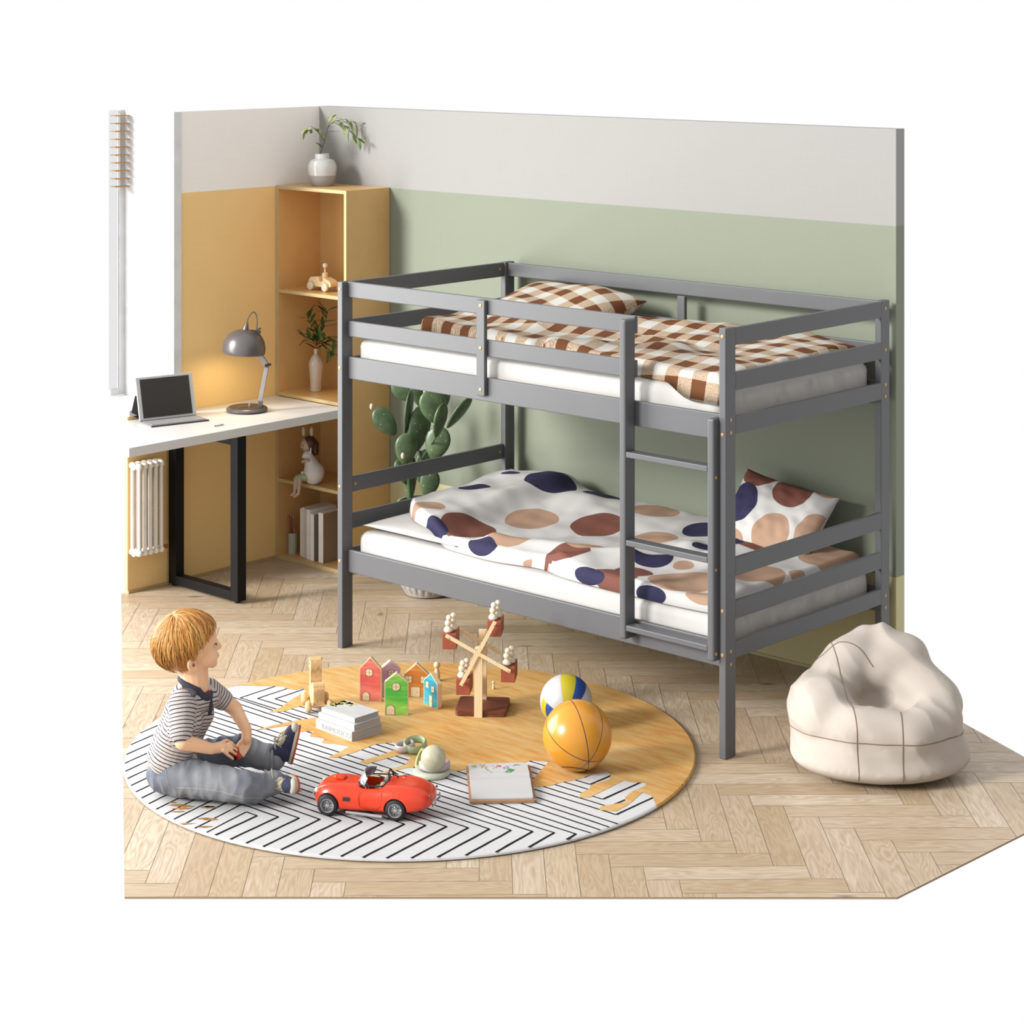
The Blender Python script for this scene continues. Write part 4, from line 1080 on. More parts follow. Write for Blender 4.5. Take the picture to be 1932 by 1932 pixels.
# ------------------------------------------------------------------ book stack
def stack():
    A, Bq, Cq = Vector((*(2.028,-1.862), 0)), Vector((*(2.233,-1.875), 0)), Vector((*(2.238,-1.732), 0))
    ang = math.atan2((Bq-A).y, (Bq-A).x); w = (Bq-A).length*1.0; d = (Cq-Bq).length
    m_cv = M('white_cover', (240, 240, 242), .45, E=2.0); m_pg = M('paper_edges', (228, 224, 220), .8, E=2.0)
    ax, ay = Vector((math.cos(ang), math.sin(ang))), Vector((-math.sin(ang), math.cos(ang)))
    z = RZ
    spec = [('thick white book at the bottom of the stack on the rug', w, d, .034, 0, 0, 0), ('white book in the middle of the stack on the rug', w*.97, d*.90, .022, .004, .008, 1.5), ('white book with yellow blossom on its cover on top of the stack', w*.88, d*.84, .018, .012, .016, 2.5)]
    for i, (lab, ww, dd, th, ox, oy, rz) in enumerate(spec):
        p = A.xy+ax*ox+ay*oy
        t = thing('book', lab, 'book', (p.x, p.y, z), ang+math.radians(rz), 'books stacked on the rug'); z += th+.0006
        MB().box((0, 0, 0), (ww, dd, .003)).box((0, 0, th-.003), (ww, dd, th)).box((0, 0, .003), (ww, .003, th-.003)).obj('cover', m_cv, t, bevel=.0008)
        bx('pages', (.002, .003, .0031), (ww-.004, dd-.002, th-.0031), m_pg, t)
        if i == 2:
            m_y = M('yellow_print', (232, 222, 60), .5, E=2.0); m_g = M('faint_print', (222, 220, 200), .5, E=2.0); rr = random.Random(3); mb = MB(); mg = MB()
            for k in range(120):
                x = abs(rr.gauss(0, .028)); y = dd*rr.uniform(.35, .97) if x < .03 else dd*.95-abs(rr.gauss(0, .012))
                if x > ww-.01: continue
                r = rr.uniform(.002, .0065); mb.lathe([(r, 0), (r, .0002)], 7, mat=XF((x+.003, max(.01, y-.004), th+.0001)))
            for k in range(9): mg.box((ww*.35, dd*(.1+.03*k), th+.0001), (ww*(.75+.1*rr.random()), dd*(.1+.03*k)+.001, th+.0003))
            mb.obj('blossom_print', m_y, t); mg.obj('cover_text', m_g, t)
    # embossed spine letters on the bottom book
    txt = bpy.data.curves.new('spine', 'FONT'); txt.body = 'RAIMOUCO'; txt.size = .026; txt.extrude = .0004; txt.space_character = 1.05
    to = bpy.data.objects.new('spine_letters', txt); COL.objects.link(to); bpy.context.view_layer.update()
    me = bpy.data.meshes.new_from_object(to.evaluated_get(bpy.context.evaluated_depsgraph_get())); bpy.data.objects.remove(to)
    so = bpy.data.objects.new('spine_letters', me); COL.objects.link(so); me.materials.clear(); me.materials.append(M('grey_emboss', (196, 198, 206), .5, E=1.8))
    bk = [o for o in bpy.data.objects if o.get('label', '').startswith('thick white book')][0]; so.parent = bk
    wt = max(v.co.x for v in me.vertices); so.scale = ((w*.80)/wt, 1, 1); so.location = (w*.16, -.0005, .008); so.rotation_euler = (PI/2, 0, 0)
stack()

# ------------------------------------------------------------------ drawing book on a cork board
def sketchbook():
    a, b, c = Vector((*(2.965,-2.031), 0)), Vector((*(3.119,-1.873), 0)), Vector((*(2.745,-1.806), 0))
    ang = math.atan2((b-a).y, (b-a).x); w = (b-a).length; d = (c-a).length*1.07
    bo = thing('cork_board', 'cork board under the open drawing book on the rug', 'board', (a.x, a.y, RZ), ang)
    m_ck = bpy.data.materials.new('cork'); m_ck.use_nodes = True; t = NT(m_ck); n = t.noise(t.coord('Object'), 420, 2); t.base(t.ramp(n, [(.4, alb((176, 120, 80))), (.6, alb((222, 180, 140)))])); t.b.inputs['Roughness'].default_value = .9
    r = .010; pts = []
    for cx, cy, a0 in ((w-r, d-r, 0), (r, d-r, PI/2), (r, r, PI), (w-r, r, 1.5*PI)):
        for i in range(7): q = a0+PI/2*i/6; pts.append((cx+r*math.cos(q), cy+r*math.sin(q)))
    MB().prism(pts, 0, .009).obj('cork_sheet', m_ck, bo, bevel=.001)
    x0, y0, x1, y1 = .008, .012, w-.010, d+.012
    B = thing('drawing_book', 'open white drawing book with coloured leaf and flower drawings', 'book', tuple(Matrix.Translation((a.x, a.y, RZ+.0092)) @ Matrix.Rotation(ang, 4, 'Z') @ Vector((x0, y0, 0))), ang)
    W_, D_ = x1-x0, y1-y0; m_pp = M('drawing_paper', (238, 238, 238), .7, E=2.05, var=.01); ns = 40; sy = D_*.52
    prof = []
    for i in range(ns+1):
        y = D_*i/ns; dd = abs(y-sy); prof.append((y, .010+.006*math.exp(-((dd-.03)/.03)**2)-.008*math.exp(-(dd/.006)**2)-(.006*smooth01((.02-y)/.02))-(.006*smooth01((y-D_+.03)/.03))))
    vs = []; fs = []
    for x in (0, W_):
        for y, z in prof: vs.append((x, y, z))
        for y, z in prof: vs.append((x, y, 0))
    n1 = ns+1
    for i in range(ns): fs += [(i, 2*n1+i, 2*n1+i+1, i+1), (n1+i, n1+i+1, 3*n1+i+1, 3*n1+i), (i, i+1, n1+i+1, n1+i), (2*n1+i, 3*n1+i, 3*n1+i+1, 2*n1+i+1)]
    fs += [(0, n1, 3*n1, 2*n1), (ns, 2*n1+ns, 3*n1+ns, n1+ns)]
    MB().add(vs, fs).obj('pages', m_pp, B, smooth=50)
    def hz(y): return prof[max(0, min(ns, int(round(y/D_*ns))))][1]+.0006
    def shape(name, pts, c):
        mb = MB(); pts = [(x*W_, y*D_) for x, y in pts]
        mb.add([(x, y, hz(y)) for x, y in pts]+[(x, y, hz(y)-.0004) for x, y in pts], [tuple(range(len(pts)))]).obj(name, M(name+'_ink', c, .6, E=1.9), B)
    def ell(x, y, a, b, n=14, r=0): return [(x+a*math.cos(r)*math.cos(2*PI*i/n)-b*math.sin(r)*math.sin(2*PI*i/n), y+a*math.sin(r)*math.cos(2*PI*i/n)+b*math.cos(r)*math.sin(2*PI*i/n)) for i in range(n)]
    shape('drawn_green_leaf', [(.58, .64), (.64, .60), (.70, .62), (.74, .68), (.765, .74), (.73, .75), (.68, .775), (.655, .76), (.645, .70), (.62, .66)], (70, 160, 90))
    shape('drawn_yellow_leaf', ell(.09, .86, .045, .03), (205, 195, 100)); shape('drawn_pale_leaf', [(.74, .85), (.79, .895), (.84, .89), (.89, .86), (.82, .87), (.78, .86)], (120, 180, 140))
    rr = random.Random(8)
    for nm, c, cx, cy, s, cnt in (('drawn_yellow_flower', (226, 190, 90), .24, .86, .06, 16), ('drawn_red_flower', (226, 96, 110), .50, .86, .045, 12), ('drawn_purple_flower', (110, 100, 190), .62, .80, .05, 7), ('drawn_pink_flower', (235, 190, 190), .42, .82, .06, 10), ('drawn_ochre_stem', (206, 176, 90), .34, .70, .03, 9)):
        mb = MB()
        for k in range(cnt):
            x = cx+rr.uniform(-1, 1)*s; y = cy+rr.uniform(-1, 1)*s*.7
            if nm == 'drawn_ochre_stem': x = .28+k*.011; y = .80-k*.022
            p = ell(x, y, rr.uniform(.006, .018), rr.uniform(.006, .014), 8, rr.random()*3)
            mb.add([(u*W_, v*D_, hz(v*D_)+k*2e-5) for u, v in p], [tuple(range(8))])
        mb.obj(nm, M(nm+'_ink', c, .6, E=1.9), B)
sketchbook()

# ------------------------------------------------------------------ stacking rings and ball
def ring(label, uv, z, ro, ri, h, c, rot=(0, 0, 0)):
    t = thing('stacking_ring', label, 'ring', (uv[0], uv[1], z), rot=rot, group='pastel stacking rings')
    b = h*.22; MB().lathe([(ri, b), (ri+b, 0), (ro-b, 0), (ro, b), (ro, h-b), (ro-b, h), (ri+b, h), (ri, h-b), (ri, b)], 44, caps=False).obj('ring_body', M('ring_pastel', c, .4, E=1.9, var=.03), t, smooth=50); return t
P1 = (2.676,-1.916)
ring('pale green ring at the very bottom under the cream ball', P1, RZ, .064, .03, .017, (222, 232, 206))
ring('pale lilac ring holding the cream ball', (2.674,-1.9), RZ+.0172, .054, .037, .024, (232, 214, 224))
tg = tag(MB().ball((0, 0, 0), .0435, 40).obj('wooden_ball', M('cream_ball', (226, 222, 190), .2, E=1.8, coat=.4, var=.05, vs=25), None, smooth='all', loc=(*(2.7,-1.932), RZ+.0172+.0235+.0245)), 'glossy cream wooden ball resting in the lilac ring', 'ball')
ring('upright pale green ring behind the cream ball', (2.469,-1.788), RZ+.008, .042, .030, .030, (206, 226, 176), (math.radians(14), math.radians(6), 0))
ring('cream pink ring behind the pale green ring', (2.443,-1.812), RZ+.006, .036, .024, .024, (236, 222, 214), (math.radians(10), math.radians(-4), 0))
t = thing('stacking_ring', 'yellow green ring leaning against the cream ball', 'ring', (*(2.609,-1.899), RZ+.0325), rot=(0, math.radians(-68), YAW+math.radians(10)), group='pastel stacking rings')
MB().lathe([(.026, -.008), (.034, -.010), (.036, -.006), (.036, .006), (.034, .010), (.026, .008), (.026, -.008)], 40, caps=False).obj('ring_body', M('ring_pastel', (214, 212, 130), .4, E=1.9), t, smooth=50)

# ------------------------------------------------------------------ balls
def gcs(t, pts, w):
    out = None
    for ax, off in pts:
        d = t.new('ShaderNodeVectorMath', operation='DOT_PRODUCT'); t.link(t.unit, d.inputs[0]); d.inputs[1].default_value = tuple(Vector(ax).normalized())
        g = t.math('LESS_THAN', t.math('ABSOLUTE', t.math('SUBTRACT', d.outputs['Value'], off)), w)
        out = g if out is None else t.math('MAXIMUM', out, g)
    return out
def unit(t, rot=(0, 0, 0)):
    v = t.coord('Object', rot=rot); n = t.new('ShaderNodeVectorMath', operation='NORMALIZE'); t.link(v, n.inputs[0]); t.unit = n.outputs[0]
mbk = bpy.data.materials.new('basketball_rubber'); mbk.use_nodes = True; t = NT(mbk); unit(t)
Rv = Vector((math.cos(YAW), math.sin(YAW), 0)); e_ = math.radians(18); Fv = Vector((-math.sin(YAW), math.cos(YAW), 0))
Uv = Fv*math.sin(e_)+Vector((0, 0, 1))*math.cos(e_); Tv = -Fv*math.cos(e_)+Vector((0, 0, 1))*math.sin(e_)
pole = (Rv*.30-Uv*.68+Tv*.67).normalized()
g = gcs(t, [(tuple(pole.cross(Rv*-.21+Uv*.97+Tv*.1)), 0), (tuple(pole.cross(Rv*-.86+Uv*.2+Tv*.45)), .03), (tuple(pole.cross(Rv*.50+Uv*.84+Tv*.2)), -.03), (tuple((Rv*.1+Uv*.93-Tv*.1).normalized()), -.93)], .0125)
t.base(t.mix(g, alb((242, 166, 50), 1.6), alb((60, 54, 50), 1.6))); t.b.inputs['Roughness'].default_value = .3; t.b.inputs['Coat Weight'].default_value = .25
o = MB().ball((0, 0, 0), .119, 64).obj('basketball', mbk, None, smooth='all', loc=(*(3.015,-1.546), RZ+.119))
tag(o, 'orange basketball with black seams on the rug, in front of the volleyball', 'ball')
mv = bpy.data.materials.new('volleyball_leather'); mv.use_nodes = True; t = NT(mv); unit(t)
sx, sy, sz = t.sep(t.unit)
an = t.math('MULTIPLY', t.math('ARCTAN2', sx, sz), 1/PI*180)     # panel angle round the ball
def band(x, a, b): return t.math('MULTIPLY', t.math('GREATER_THAN', x, a), t.math('LESS_THAN', x, b))
c = t.mix(band(an, -18, 16), alb((240, 240, 240), 2.0), alb((236, 216, 40), 2.0))
c = t.mix(band(an, 16, 44), c, alb((44, 92, 190), 2.0)); 
side = t.math('GREATER_THAN', t.math('ABSOLUTE', an), 74); ey = t.math('MULTIPLY', sy, 1)
c2 = t.mix(band(ey, -.35, .15), alb((236, 216, 40), 2.0), alb((240, 240, 240), 2.0)); c2 = t.mix(t.math('LESS_THAN', ey, -.62), c2, alb((44, 92, 190), 2.0))
c = t.mix(side, c, c2)
lines = None
for a in (-74, -46, -18, 16, 44, 74):
    gl_ = t.math('LESS_THAN', t.math('ABSOLUTE', t.math('SUBTRACT', an, a)), .7); lines = gl_ if lines is None else t.math('MAXIMUM', lines, gl_)
t.base(t.mix(t.math('MULTIPLY', lines, .35), c, (.2, .2, .2, 1))); t.b.inputs['Roughness'].default_value = .35
o = MB().ball((0, 0, 0), .0955, 56).obj('volleyball', mv, None, smooth='all', loc=(*(2.694,-1.237), RZ+.0955), rot=(math.radians(14), math.radians(6), YAW))
tag(o, 'white, yellow and blue volleyball half hidden behind the basketball', 'ball')

# ------------------------------------------------------------------ toy sports car
def sports_car():
    fwd = math.atan2(-.118, -.197)
    t = thing('toy_sports_car', 'orange-red open-top toy sports car with spoked wheels on the rug', 'toy car', (2.7935+.055, -2.333+.080, RZ), fwd)
    t.location = (2.756, -2.296, RZ)
    m_p = M('red_car_paint', (240, 66, 26), .28, .4, E=1.45, coat=.35, var=.02); m_k = M('black_rubber', (26, 25, 27), .6, E=1.5); m_ch = M('chrome', (214, 214, 216), .15, metal=.7, E=1.5)
    m_in = M('dark_interior', (42, 32, 48), .7); m_se = M('cream_seat', (216, 204, 180), .6); m_win = M('windscreen_glass', (176, 184, 192), .1, E=1.6, metal=.2)
    st = [(.170, .030, .036, .052, .066), (.160, .055, .024, .050, .080), (.135, .070, .018, .050, .092), (.10, .0765, .016, .052, .1), (.05, .0755, .016, .052, .101), (0, .0735, .016, .054, .100),
          (-.05, .0745, .016, .056, .101), (-.095, .0805, .017, .058, .106), (-.14, .082, .020, .058, .108), (-.18, .075, .026, .058, .103), (-.212, .062, .036, .058, .092), (-.228, .040, .046, .060, .076)]
    n = 28; vs = []; fs = []
    for x, hw, zb, zm, zt in st:
        for i in range(n):
            a = 2*PI*i/n; c, s = math.cos(a), math.sin(a)
            ex = .62 if s > 0 else .42
            y = hw*math.copysign(abs(c)**ex, c); z = zm+(zt-zm)*abs(s)**.85 if s > 0 else zm-(zm-zb)*abs(s)**.5
            # fender crowns beside a lower bonnet
            if s > 0:
                cr = math.exp(-((x-.115)/.05)**2)+math.exp(-((x+.125)/.06)**2); q = abs(y)/hw
                z += .007*cr*math.exp(-((q-.72)/.22)**2)-.003*cr*math.exp(-(q/.3)**2)
            vs.append((x, y, z))
    for j in range(len(st)-1):
        for i in range(n): k = (i+1) % n; fs.append((j*n+i, j*n+k, (j+1)*n+k, (j+1)*n+i))
    fs.append(tuple(range(n))[::-1]); fs.append(tuple(range((len(st)-1)*n, len(st)*n)))
    body = MB().add(vs, fs).obj('car_body', m_p, None); bake(body, ('SUBSURF', dict(levels=2, render_levels=2)))
    WX = (.1135, -.1135)
    def cutter(mb): o = mb.obj('cut', m_k, None); return o
    cu = MB()
    for x in WX: cu.lathe([(.0385, -.2), (.0385, .2)], 40, mat=XF((x, 0, .0345), (PI/2, 0, 0)))
    c1 = cutter(cu)
    cp = [(p.x, p.y) for p in bez([(.012, -.050, 0), (-.03, -.056, 0), (-.064, -.050, 0), (-.072, 0, 0), (-.064, .050, 0), (-.03, .056, 0), (.012, .050, 0), (.020, 0, 0), (.012, -.050, 0)], 5)][:-1]
    c2 = cutter(MB().prism(cp, .045, .2))
    bake(body, ('BOOLEAN', dict(operation='DIFFERENCE', object=c1, solver='EXACT'))); bake(body, ('BOOLEAN', dict(operation='DIFFERENCE', object=c2, solver='EXACT')))
    bpy.data.objects.remove(c1); bpy.data.objects.remove(c2)
    body.data.materials.clear(); body.data.materials.append(m_p); body.data.polygons.foreach_set('material_index', [0]*len(body.data.polygons))
    body.data.polygons.foreach_set('use_smooth', [True]*len(body.data.polygons)); body.data.set_sharp_from_angle(angle=math.radians(38)); body.parent = t
    MB().prism([(x*.97-.0005, y*.97) for x, y in cp], .044, .050).obj('cockpit_floor', m_in, t)
    rim = MB(); rim.tube([(x*1.01, y*1.01, .1015) for x, y in cp], .0022, 8, closed=True).obj('cockpit_rim', m_k, t)
    for s in (-1, 1):
        q = MB(); q.cone((-.030, s*.026, .062), .015, (-.048, s*.026, .066), .014); q.cone((-.052, s*.026, .07), .012, (-.060, s*.026, .098), .010)
        blob('seat', q, m_se, t, .003, 4)
    sw = MB(); sw.tube([(-.006+.004*math.sin(a*PI/8), .026+.014*math.cos(a*PI/8), .084+.013*math.sin(a*PI/8)) for a in range(16)], .0016, 6, closed=True); sw.tube([(-.006, .026, .084), (.012, .026, .076)], .0015, 6); sw.obj('steering_wheel', m_se, t)
    # windscreen: raked frame and glass
    def wp(y, h): return (.026-.030*(abs(y)/.058)**2-h*.55, y, .099+h)
    top = [wp(-.056+.112*i/10, .036-.010*abs(i/5-1)**2) for i in range(11)]; bot = [wp(-.058+.116*i/10, 0) for i in range(11)]
    gm = MB().add([Vector(p) for p in bot]+[Vector(p) for p in top]+[Vector(p)+Vector((.0012, 0, 0)) for p in bot]+[Vector(p)+Vector((.0012, 0, 0)) for p in top],
        [(i, i+1, 12+i, 11+i) for i in range(10)]+[(22+i, 33+i, 34+i, 23+i) for i in range(10)]+[(11+i, 12+i, 34+i, 33+i) for i in range(10)]); wsn = gm.obj('windscreen', m_win, t, smooth=60)
    MB().tube(bot+top[::-1], .0018, 8, closed=True).obj('windscreen_frame', m_ch, wsn, smooth=True)
    MB().tube([(-.012, .056, .130), (-.028, .050, .137), (-.030, .018, .138), (-.016, .020, .134)], [.004, .006, .006, .003], 8, flat=.35).obj('sun_visor', M('smoked_visor', (84, 66, 64), .3), t, smooth=True)
    rb = MB(); rb.tube([(-.076, -.052, .098), (-.070, -.046, .122), (-.070, -.026, .130), (-.070, -.006, .122), (-.076, 0, .100)], .0026, 8); rb.tube([(-.070, -.026, .130), (-.098, -.026, .106)], .0022, 8); rb.tube([(-.070, -.044, .120), (-.092, -.05, .106)], .002, 8)
    rb.obj('roll_bar', m_k, t, smooth=True)
    for x in WX:
        for s in (-1, 1):
            Wm = XF((x, s*.066, .0345), (PI/2, 0, 0)); o = s*-1     # outward is local z*o
            w = MB().lathe([(.021, -.013), (.030, -.013), (.0345, -.008), (.0345, .008), (.030, .013), (.021, .013)], 40, caps=False, mat=Wm).obj('wheel', m_k, t, smooth=50)
            MB().lathe([(.0205, o*.0132), (.0225, o*.0132), (.0225, o*-.004), (.0205, o*-.004), (.0205, o*.0132)], 36, caps=False, mat=Wm).obj('rim', m_ch, w, smooth=50)
            sp = MB()
            for k in range(16):
                a = k*PI/8; b = a+(.35 if k % 2 else -.35)
                sp.tube([Wm @ Vector((.005*math.cos(b), .005*math.sin(b), o*.010)), Wm @ Vector((.021*math.cos(a), .021*math.sin(a), o*.004))], .0009, 5)
            sp.lathe([(0, o*-.006), (.0205, o*-.006)], 30, caps=False, mat=Wm); sp.lathe([(.0055, o*.0), (.0055, o*.012), (0, o*.013)], 16, caps=False, mat=Wm)
            sp.obj('spokes', m_ch, w)
    for s in (-1, 1):
        MB().tube([(.052, s*.070, .016), (-.055, s*.080, .014), (-.072, s*.081, .0135)], [.0045, .0058, .0058], 12).obj('side_exhaust', m_ch, t, smooth=50)
        v = MB().box((.040, s*.0762-.0008, .053), (.062, s*.0762+.0008, .066)).obj('side_vent', M('vent_grey', (90, 78, 82), .5), t)
        lv = MB()
        for k in range(4): lv.box((.042+k*.0052, s*.0775-.0004, .0545), (.0435+k*.0052, s*.0775+.0004, .0645))
        lv.obj('vent_bars', m_k, v)
        MB().ball((.158, s*.046, .072), (.008, .009, .008), 14).obj('headlight', M('headlight_lens', (240, 236, 226), .1, E=1.3, coat=1), t, smooth='all')
        MB().ball((-.222, s*.047, .078), (.004, .0045, .0045), 10).obj('tail_light', M('tail_lens', (150, 110, 110), .2), t, smooth='all')
        # door seam
        dp = [(.006, .088), (.010, .07), (.006, .040), (-.004, .034), (-.052, .034), (-.064, .044), (-.068, .066), (-.066, .088)]
        MB().tube([(x, s*(.0745+(.0015 if x < -.03 else .0)-(.0045 if z > .08 else 0)), z) for x, z in dp], .0006, 5).obj('door_seam', M('seam_dark_red', (150, 40, 24), .5), t)
        MB().tube([(-.226, s*.030, .040), (-.236, s*.030, .050), (-.236, s*.030, .066)], .0032, 8).obj('rear_overrider', m_ch, t, smooth=True)
        MB().tube([(.166, s*.026, .036), (.176, s*.026, .046), (.174, s*.026, .058)], .003, 8).obj('front_overrider', m_ch, t, smooth=True)
    MB().ball((.170, 0, .048), (.006, .024, .012), 16).obj('grille', m_k, t, smooth='all')
    MB().lathe([(.0065, 0), (.0065, .003), (.003, .005), (0, .005)], 18, caps=False, mat=XF((-.115, -.045, .1085))).obj('fuel_cap', m_ch, t, smooth=True)
    MB().prism([(.075, -.016), (.105, -.014), (.105, .014), (.075, .016)], .099, .1055).obj('bonnet_scoop', m_p, t, bevel=.002)
sports_car()

# ------------------------------------------------------------------ bean bag
def beanbag():
    t = thing('bean_bag', 'cream fabric bean bag chair with stitched seams on the floor at the right', 'bean bag', (3.743, -0.819, .002), YAW)
    m = bpy.data.materials.new('cream_linen'); m.use_nodes = True; q = NT(m); n = q.noise(q.coord('Object', scale=(1, 1, 1)), 260, 2); n2 = q.noise(q.coord('Object'), 3, 3)
    q.base(q.mix(q.math('MULTIPLY', n, .25), alb((222, 212, 202), 1.6), alb((196, 180, 166), 1.5))); q.b.inputs['Roughness'].default_value = .85; q.b.inputs['Specular IOR Level'].default_value = .2
    q.bump(q.noise(q.coord('Object'), 300, 2), .15, .003)
    # local x right, y away, z up
    g = MB()
    g.ball((.02, .0, .10), (.31, .24, .115), 40); g.ball((.02, -.02, .06), (.315, .235, .07), 40)
    g.ball((-.18, .02, .20), (.12, .17, .135), 30); g.cone((-.16, .06, .22), .10, (-.06, .14, .34), .095); g.cone((-.06, .14, .34), .095, (.0, .18, .405), .055)
    g.cone((-.0, .16, .30), .11, (.12, .15, .33), .11); g.cone((.12, .16, .33), .10, (.06, .18, .40), .06); g.cone((.12, .14, .30), .10, (.22, .02, .22), .10)
    g.cone((-.08, -.14, .18), .085, (.10, -.16, .17), .085); g.cone((.10, -.16, .17), .085, (.22, -.06, .19), .09); g.cone((-.18, -.04, .18), .10, (-.08, -.14, .18), .085)
    o = blob('cover', g, m, t, .012, 10)
    bake(o, ('SMOOTH', dict(factor=.5, iterations=8)), ('SUBSURF', dict(levels=1, render_levels=1)))
    N_ = [v.normal.copy() for v in o.data.vertices]
    for v, nv in zip(o.data.vertices, N_):
        p = v.co; w = noise.noise((p.x*7, p.y*7, p.z*9))*.006+abs(noise.noise((p.x*9+p.z*7, p.y*10-p.z*4, p.z*6)))*-.015; w *= max(.1, min(1, (p.z-.02)/.08))
        v.co = p+nv*w
        if v.co.z < 0: v.co.z = 0
    bvh = BVHTree.FromPolygons([v.co.copy() for v in o.data.vertices], [tuple(p.vertices) for p in o.data.polygons])
    m_s = M('seam_thread', (160, 134, 116), .8)
    def seam(c, nrm, a0, a1, up=(0, 0, 1)):
        c = Vector(c); nrm = Vector(nrm).normalized(); u = Vector(up)-nrm*Vector(up).dot(nrm); u.normalize(); w = nrm.cross(u); pts = []
        for i in range(70):
            a = math.radians(a0+(a1-a0)*i/69); d = u*math.cos(a)+w*math.sin(a); best = None; org = c+d*1.2
            h = bvh.ray_cast(org, -d)
            if h[0]: pts.append(h[0]+h[1]*.0006)
        MB().tube(pts, .0018, 6).obj('seam', m_s, o, smooth=True)
    seam((0, 0, .15), (0, .05, 1), 0, 359, (1, 0, 0))
    seam((-.11, -.02, .12), (.98, .1, 0), -60, 112); seam((.07, -.02, .12), (1, -.05, 0), 48, 112)
    seam((-.02, .05, .2), (.35, .9, -.1), -110, 10)
beanbag()

# ------------------------------------------------------------------ the child
def child():
    t = thing('child', 'small ginger-haired child in striped shirt and jeans sitting on the rug', 'person', (2.154, -2.616, RZ-.001), YAW)
    K = lambda r, f, u: Vector((r, -f, u))
    m_skin = bpy.data.materials.new('skin'); m_skin.use_nodes = True; q = NT(m_skin); n = q.noise(q.coord('Object'), 9, 3)
    q.base(q.ramp(n, [(.3, alb((238, 184, 142), 1.12)), (.7, alb((246, 200, 160), 1.12))])); q.b.inputs['Roughness'].default_value = .5; q.b.inputs['Specular IOR Level'].default_value = .35
    q.b.inputs['Subsurface Weight'].default_value = .08; q.b.inputs['Subsurface Radius'].default_value = (.01, .004, .002); q.b.inputs['Subsurface Scale'].default_value = .5
    # head frame: d forward, s near side, h up
    az = math.radians(24); tl = math.radians(6)
    d = Vector((math.cos(az)*math.cos(tl), math.sin(az)*math.cos(tl), math.sin(tl))); s = Vector((math.sin(az), -math.cos(az), 0)); h = d.cross(s)*-1
    if h.z < 0: h = -h
    HC = K(.044, .0, .500)
    Hm = Matrix((d, s, h)).transposed().to_4x4(); Hm.translation = HC
    def Hp(a, b, c): return Hm @ Vector((a, b, c))
    b = MB()
    b.ball((0, 0, 0), (.096, .080, .088), 40, mat=Hm)                     # cranium
    b.ball((.040, 0, -.042), (.058, .060, .058), 32, mat=Hm)              # face
    for k in (-1, 1): b.ball((.052, k*.032, -.054), (.040, .033, .036), 24, mat=Hm)   # cheeks
    b.ball((.078, 0, -.088), (.018, .022, .016), 18, mat=Hm)              # chin
    b.ball((.066, 0, .016), (.034, .052, .036), 22, mat=Hm)               # forehead
    b.cone(Hp(.092, 0, -.018), .010, Hp(.108, 0, -.038), .0095, 14)       # nose
    for k in (-1, 1): b.ball((.100, k*.008, -.041), (.007, .006, .006), 12, mat=Hm)
    b.ball((.096, 0, -.062), (.009, .018, .0055), 14, mat=Hm); b.ball((.093, 0, -.071), (.009, .016, .006), 14, mat=Hm)   # lips
    for k in (-1, 1): b.ball((.086, k*.031, -.004), (.012, .022, .008), 14, mat=Hm)   # brows
    b.cone(K(.062, -.002, .43), .050, K(.070, 0, .355), .048)             # neck
    b.cone(K(.070, 0, .35), .040, K(.05, 0, .30), .04)
    # near arm
    sh, el, wr = K(.040, .080, .312), K(.050, .135, .213), K(.140, .100, .178)
    b.cone(sh, .030, el, .027); b.cone(el, .027, wr, .0185); pl = K(.166, .080, .176); b.cone(wr, .0175, pl, .019)
    b.ball(pl, (.022, .018, .014), 18)
    # fingers: near hand reaches for the toy
    for i, (fx1, ff, fu) in enumerate(((.196, .052, .180), (.203, .060, .170), (.202, .070, .160), (.194, .082, .150))):
        k0 = pl+Vector((.012, .012-i*.009, .004-i*.003)); k1 = K(fx1, ff, fu); tipv = K(fx1+.014, ff-.020+.003*i, fu-.016)
        b.cone(k0, .0066, k1, .0056, 10); b.cone(k1, .0056, tipv, .0046, 10)
    b.cone(pl+Vector((-.004, .014, .006)), .0075, K(.182, .040, .186), .0062, 10); b.cone(K(.182, .040, .186), .006, K(.200, .028, .172), .005, 10)
    # far arm
    sh2, el2, wr2 = K(.112, -.084, .308), K(.188, -.115, .243), K(.236, -.060, .188)
    b.cone(sh2, .030, el2, .026); b.cone(el2, .026, wr2, .0185); pl2 = K(.239, -.045, .160); b.cone(wr2, .0175, pl2, .018)
    b.ball(pl2, (.014, .019, .022), 18)
    for i in range(4):
        k0 = pl2+Vector((.010-.007*i, -.004, -.012)); k1 = K(.243-.010*i, -.030+.004*i, .132-.002*i); tipv = K(.231-.008*i, -.012+.002*i, .114+.003*i)
        b.cone(k0, .0064, k1, .0055, 10); b.cone(k1, .0055, tipv, .0046, 10)
    b.cone(pl2+Vector((-.010, -.004, .002)), .0075, K(.214, -.030, .150), .0062, 10); b.cone(K(.214, -.030, .150), .006, K(.206, -.014, .140), .005, 10)
    # hidden trunk so the figure is one body
    b.cone(K(.05, 0, .30), .04, K(.0, 0, .12), .045)
    body = blob('body', b, m_skin, t, .0026, 5, .5)
    # ear
    ec = Hp(.006, .078, -.052); m_ear = m_skin
    e = MB(); pts = [Hp(-.002+x*1.15, .083+y*1.3, -.050+z*1.15) for x, y, z in ((-.004, .001, .022), (-.016, .006, .014), (-.020, .008, 0), (-.014, .006, -.014), (-.002, .001, -.020), (.006, -.003, -.012))]
    e.tube(bez(pts, 5), .0048, 8); e.tube(bez([Hp(-.002, .084, -.034), Hp(-.014, .089, -.040), Hp(-.015, .089, -.056), Hp(-.004, .084, -.066)], 5), .0035, 8)
    e.ball((0, 0, 0), (.016, .006, .023), 14, mat=Hm @ Matrix.Translation((-.010, .080, -.050)))
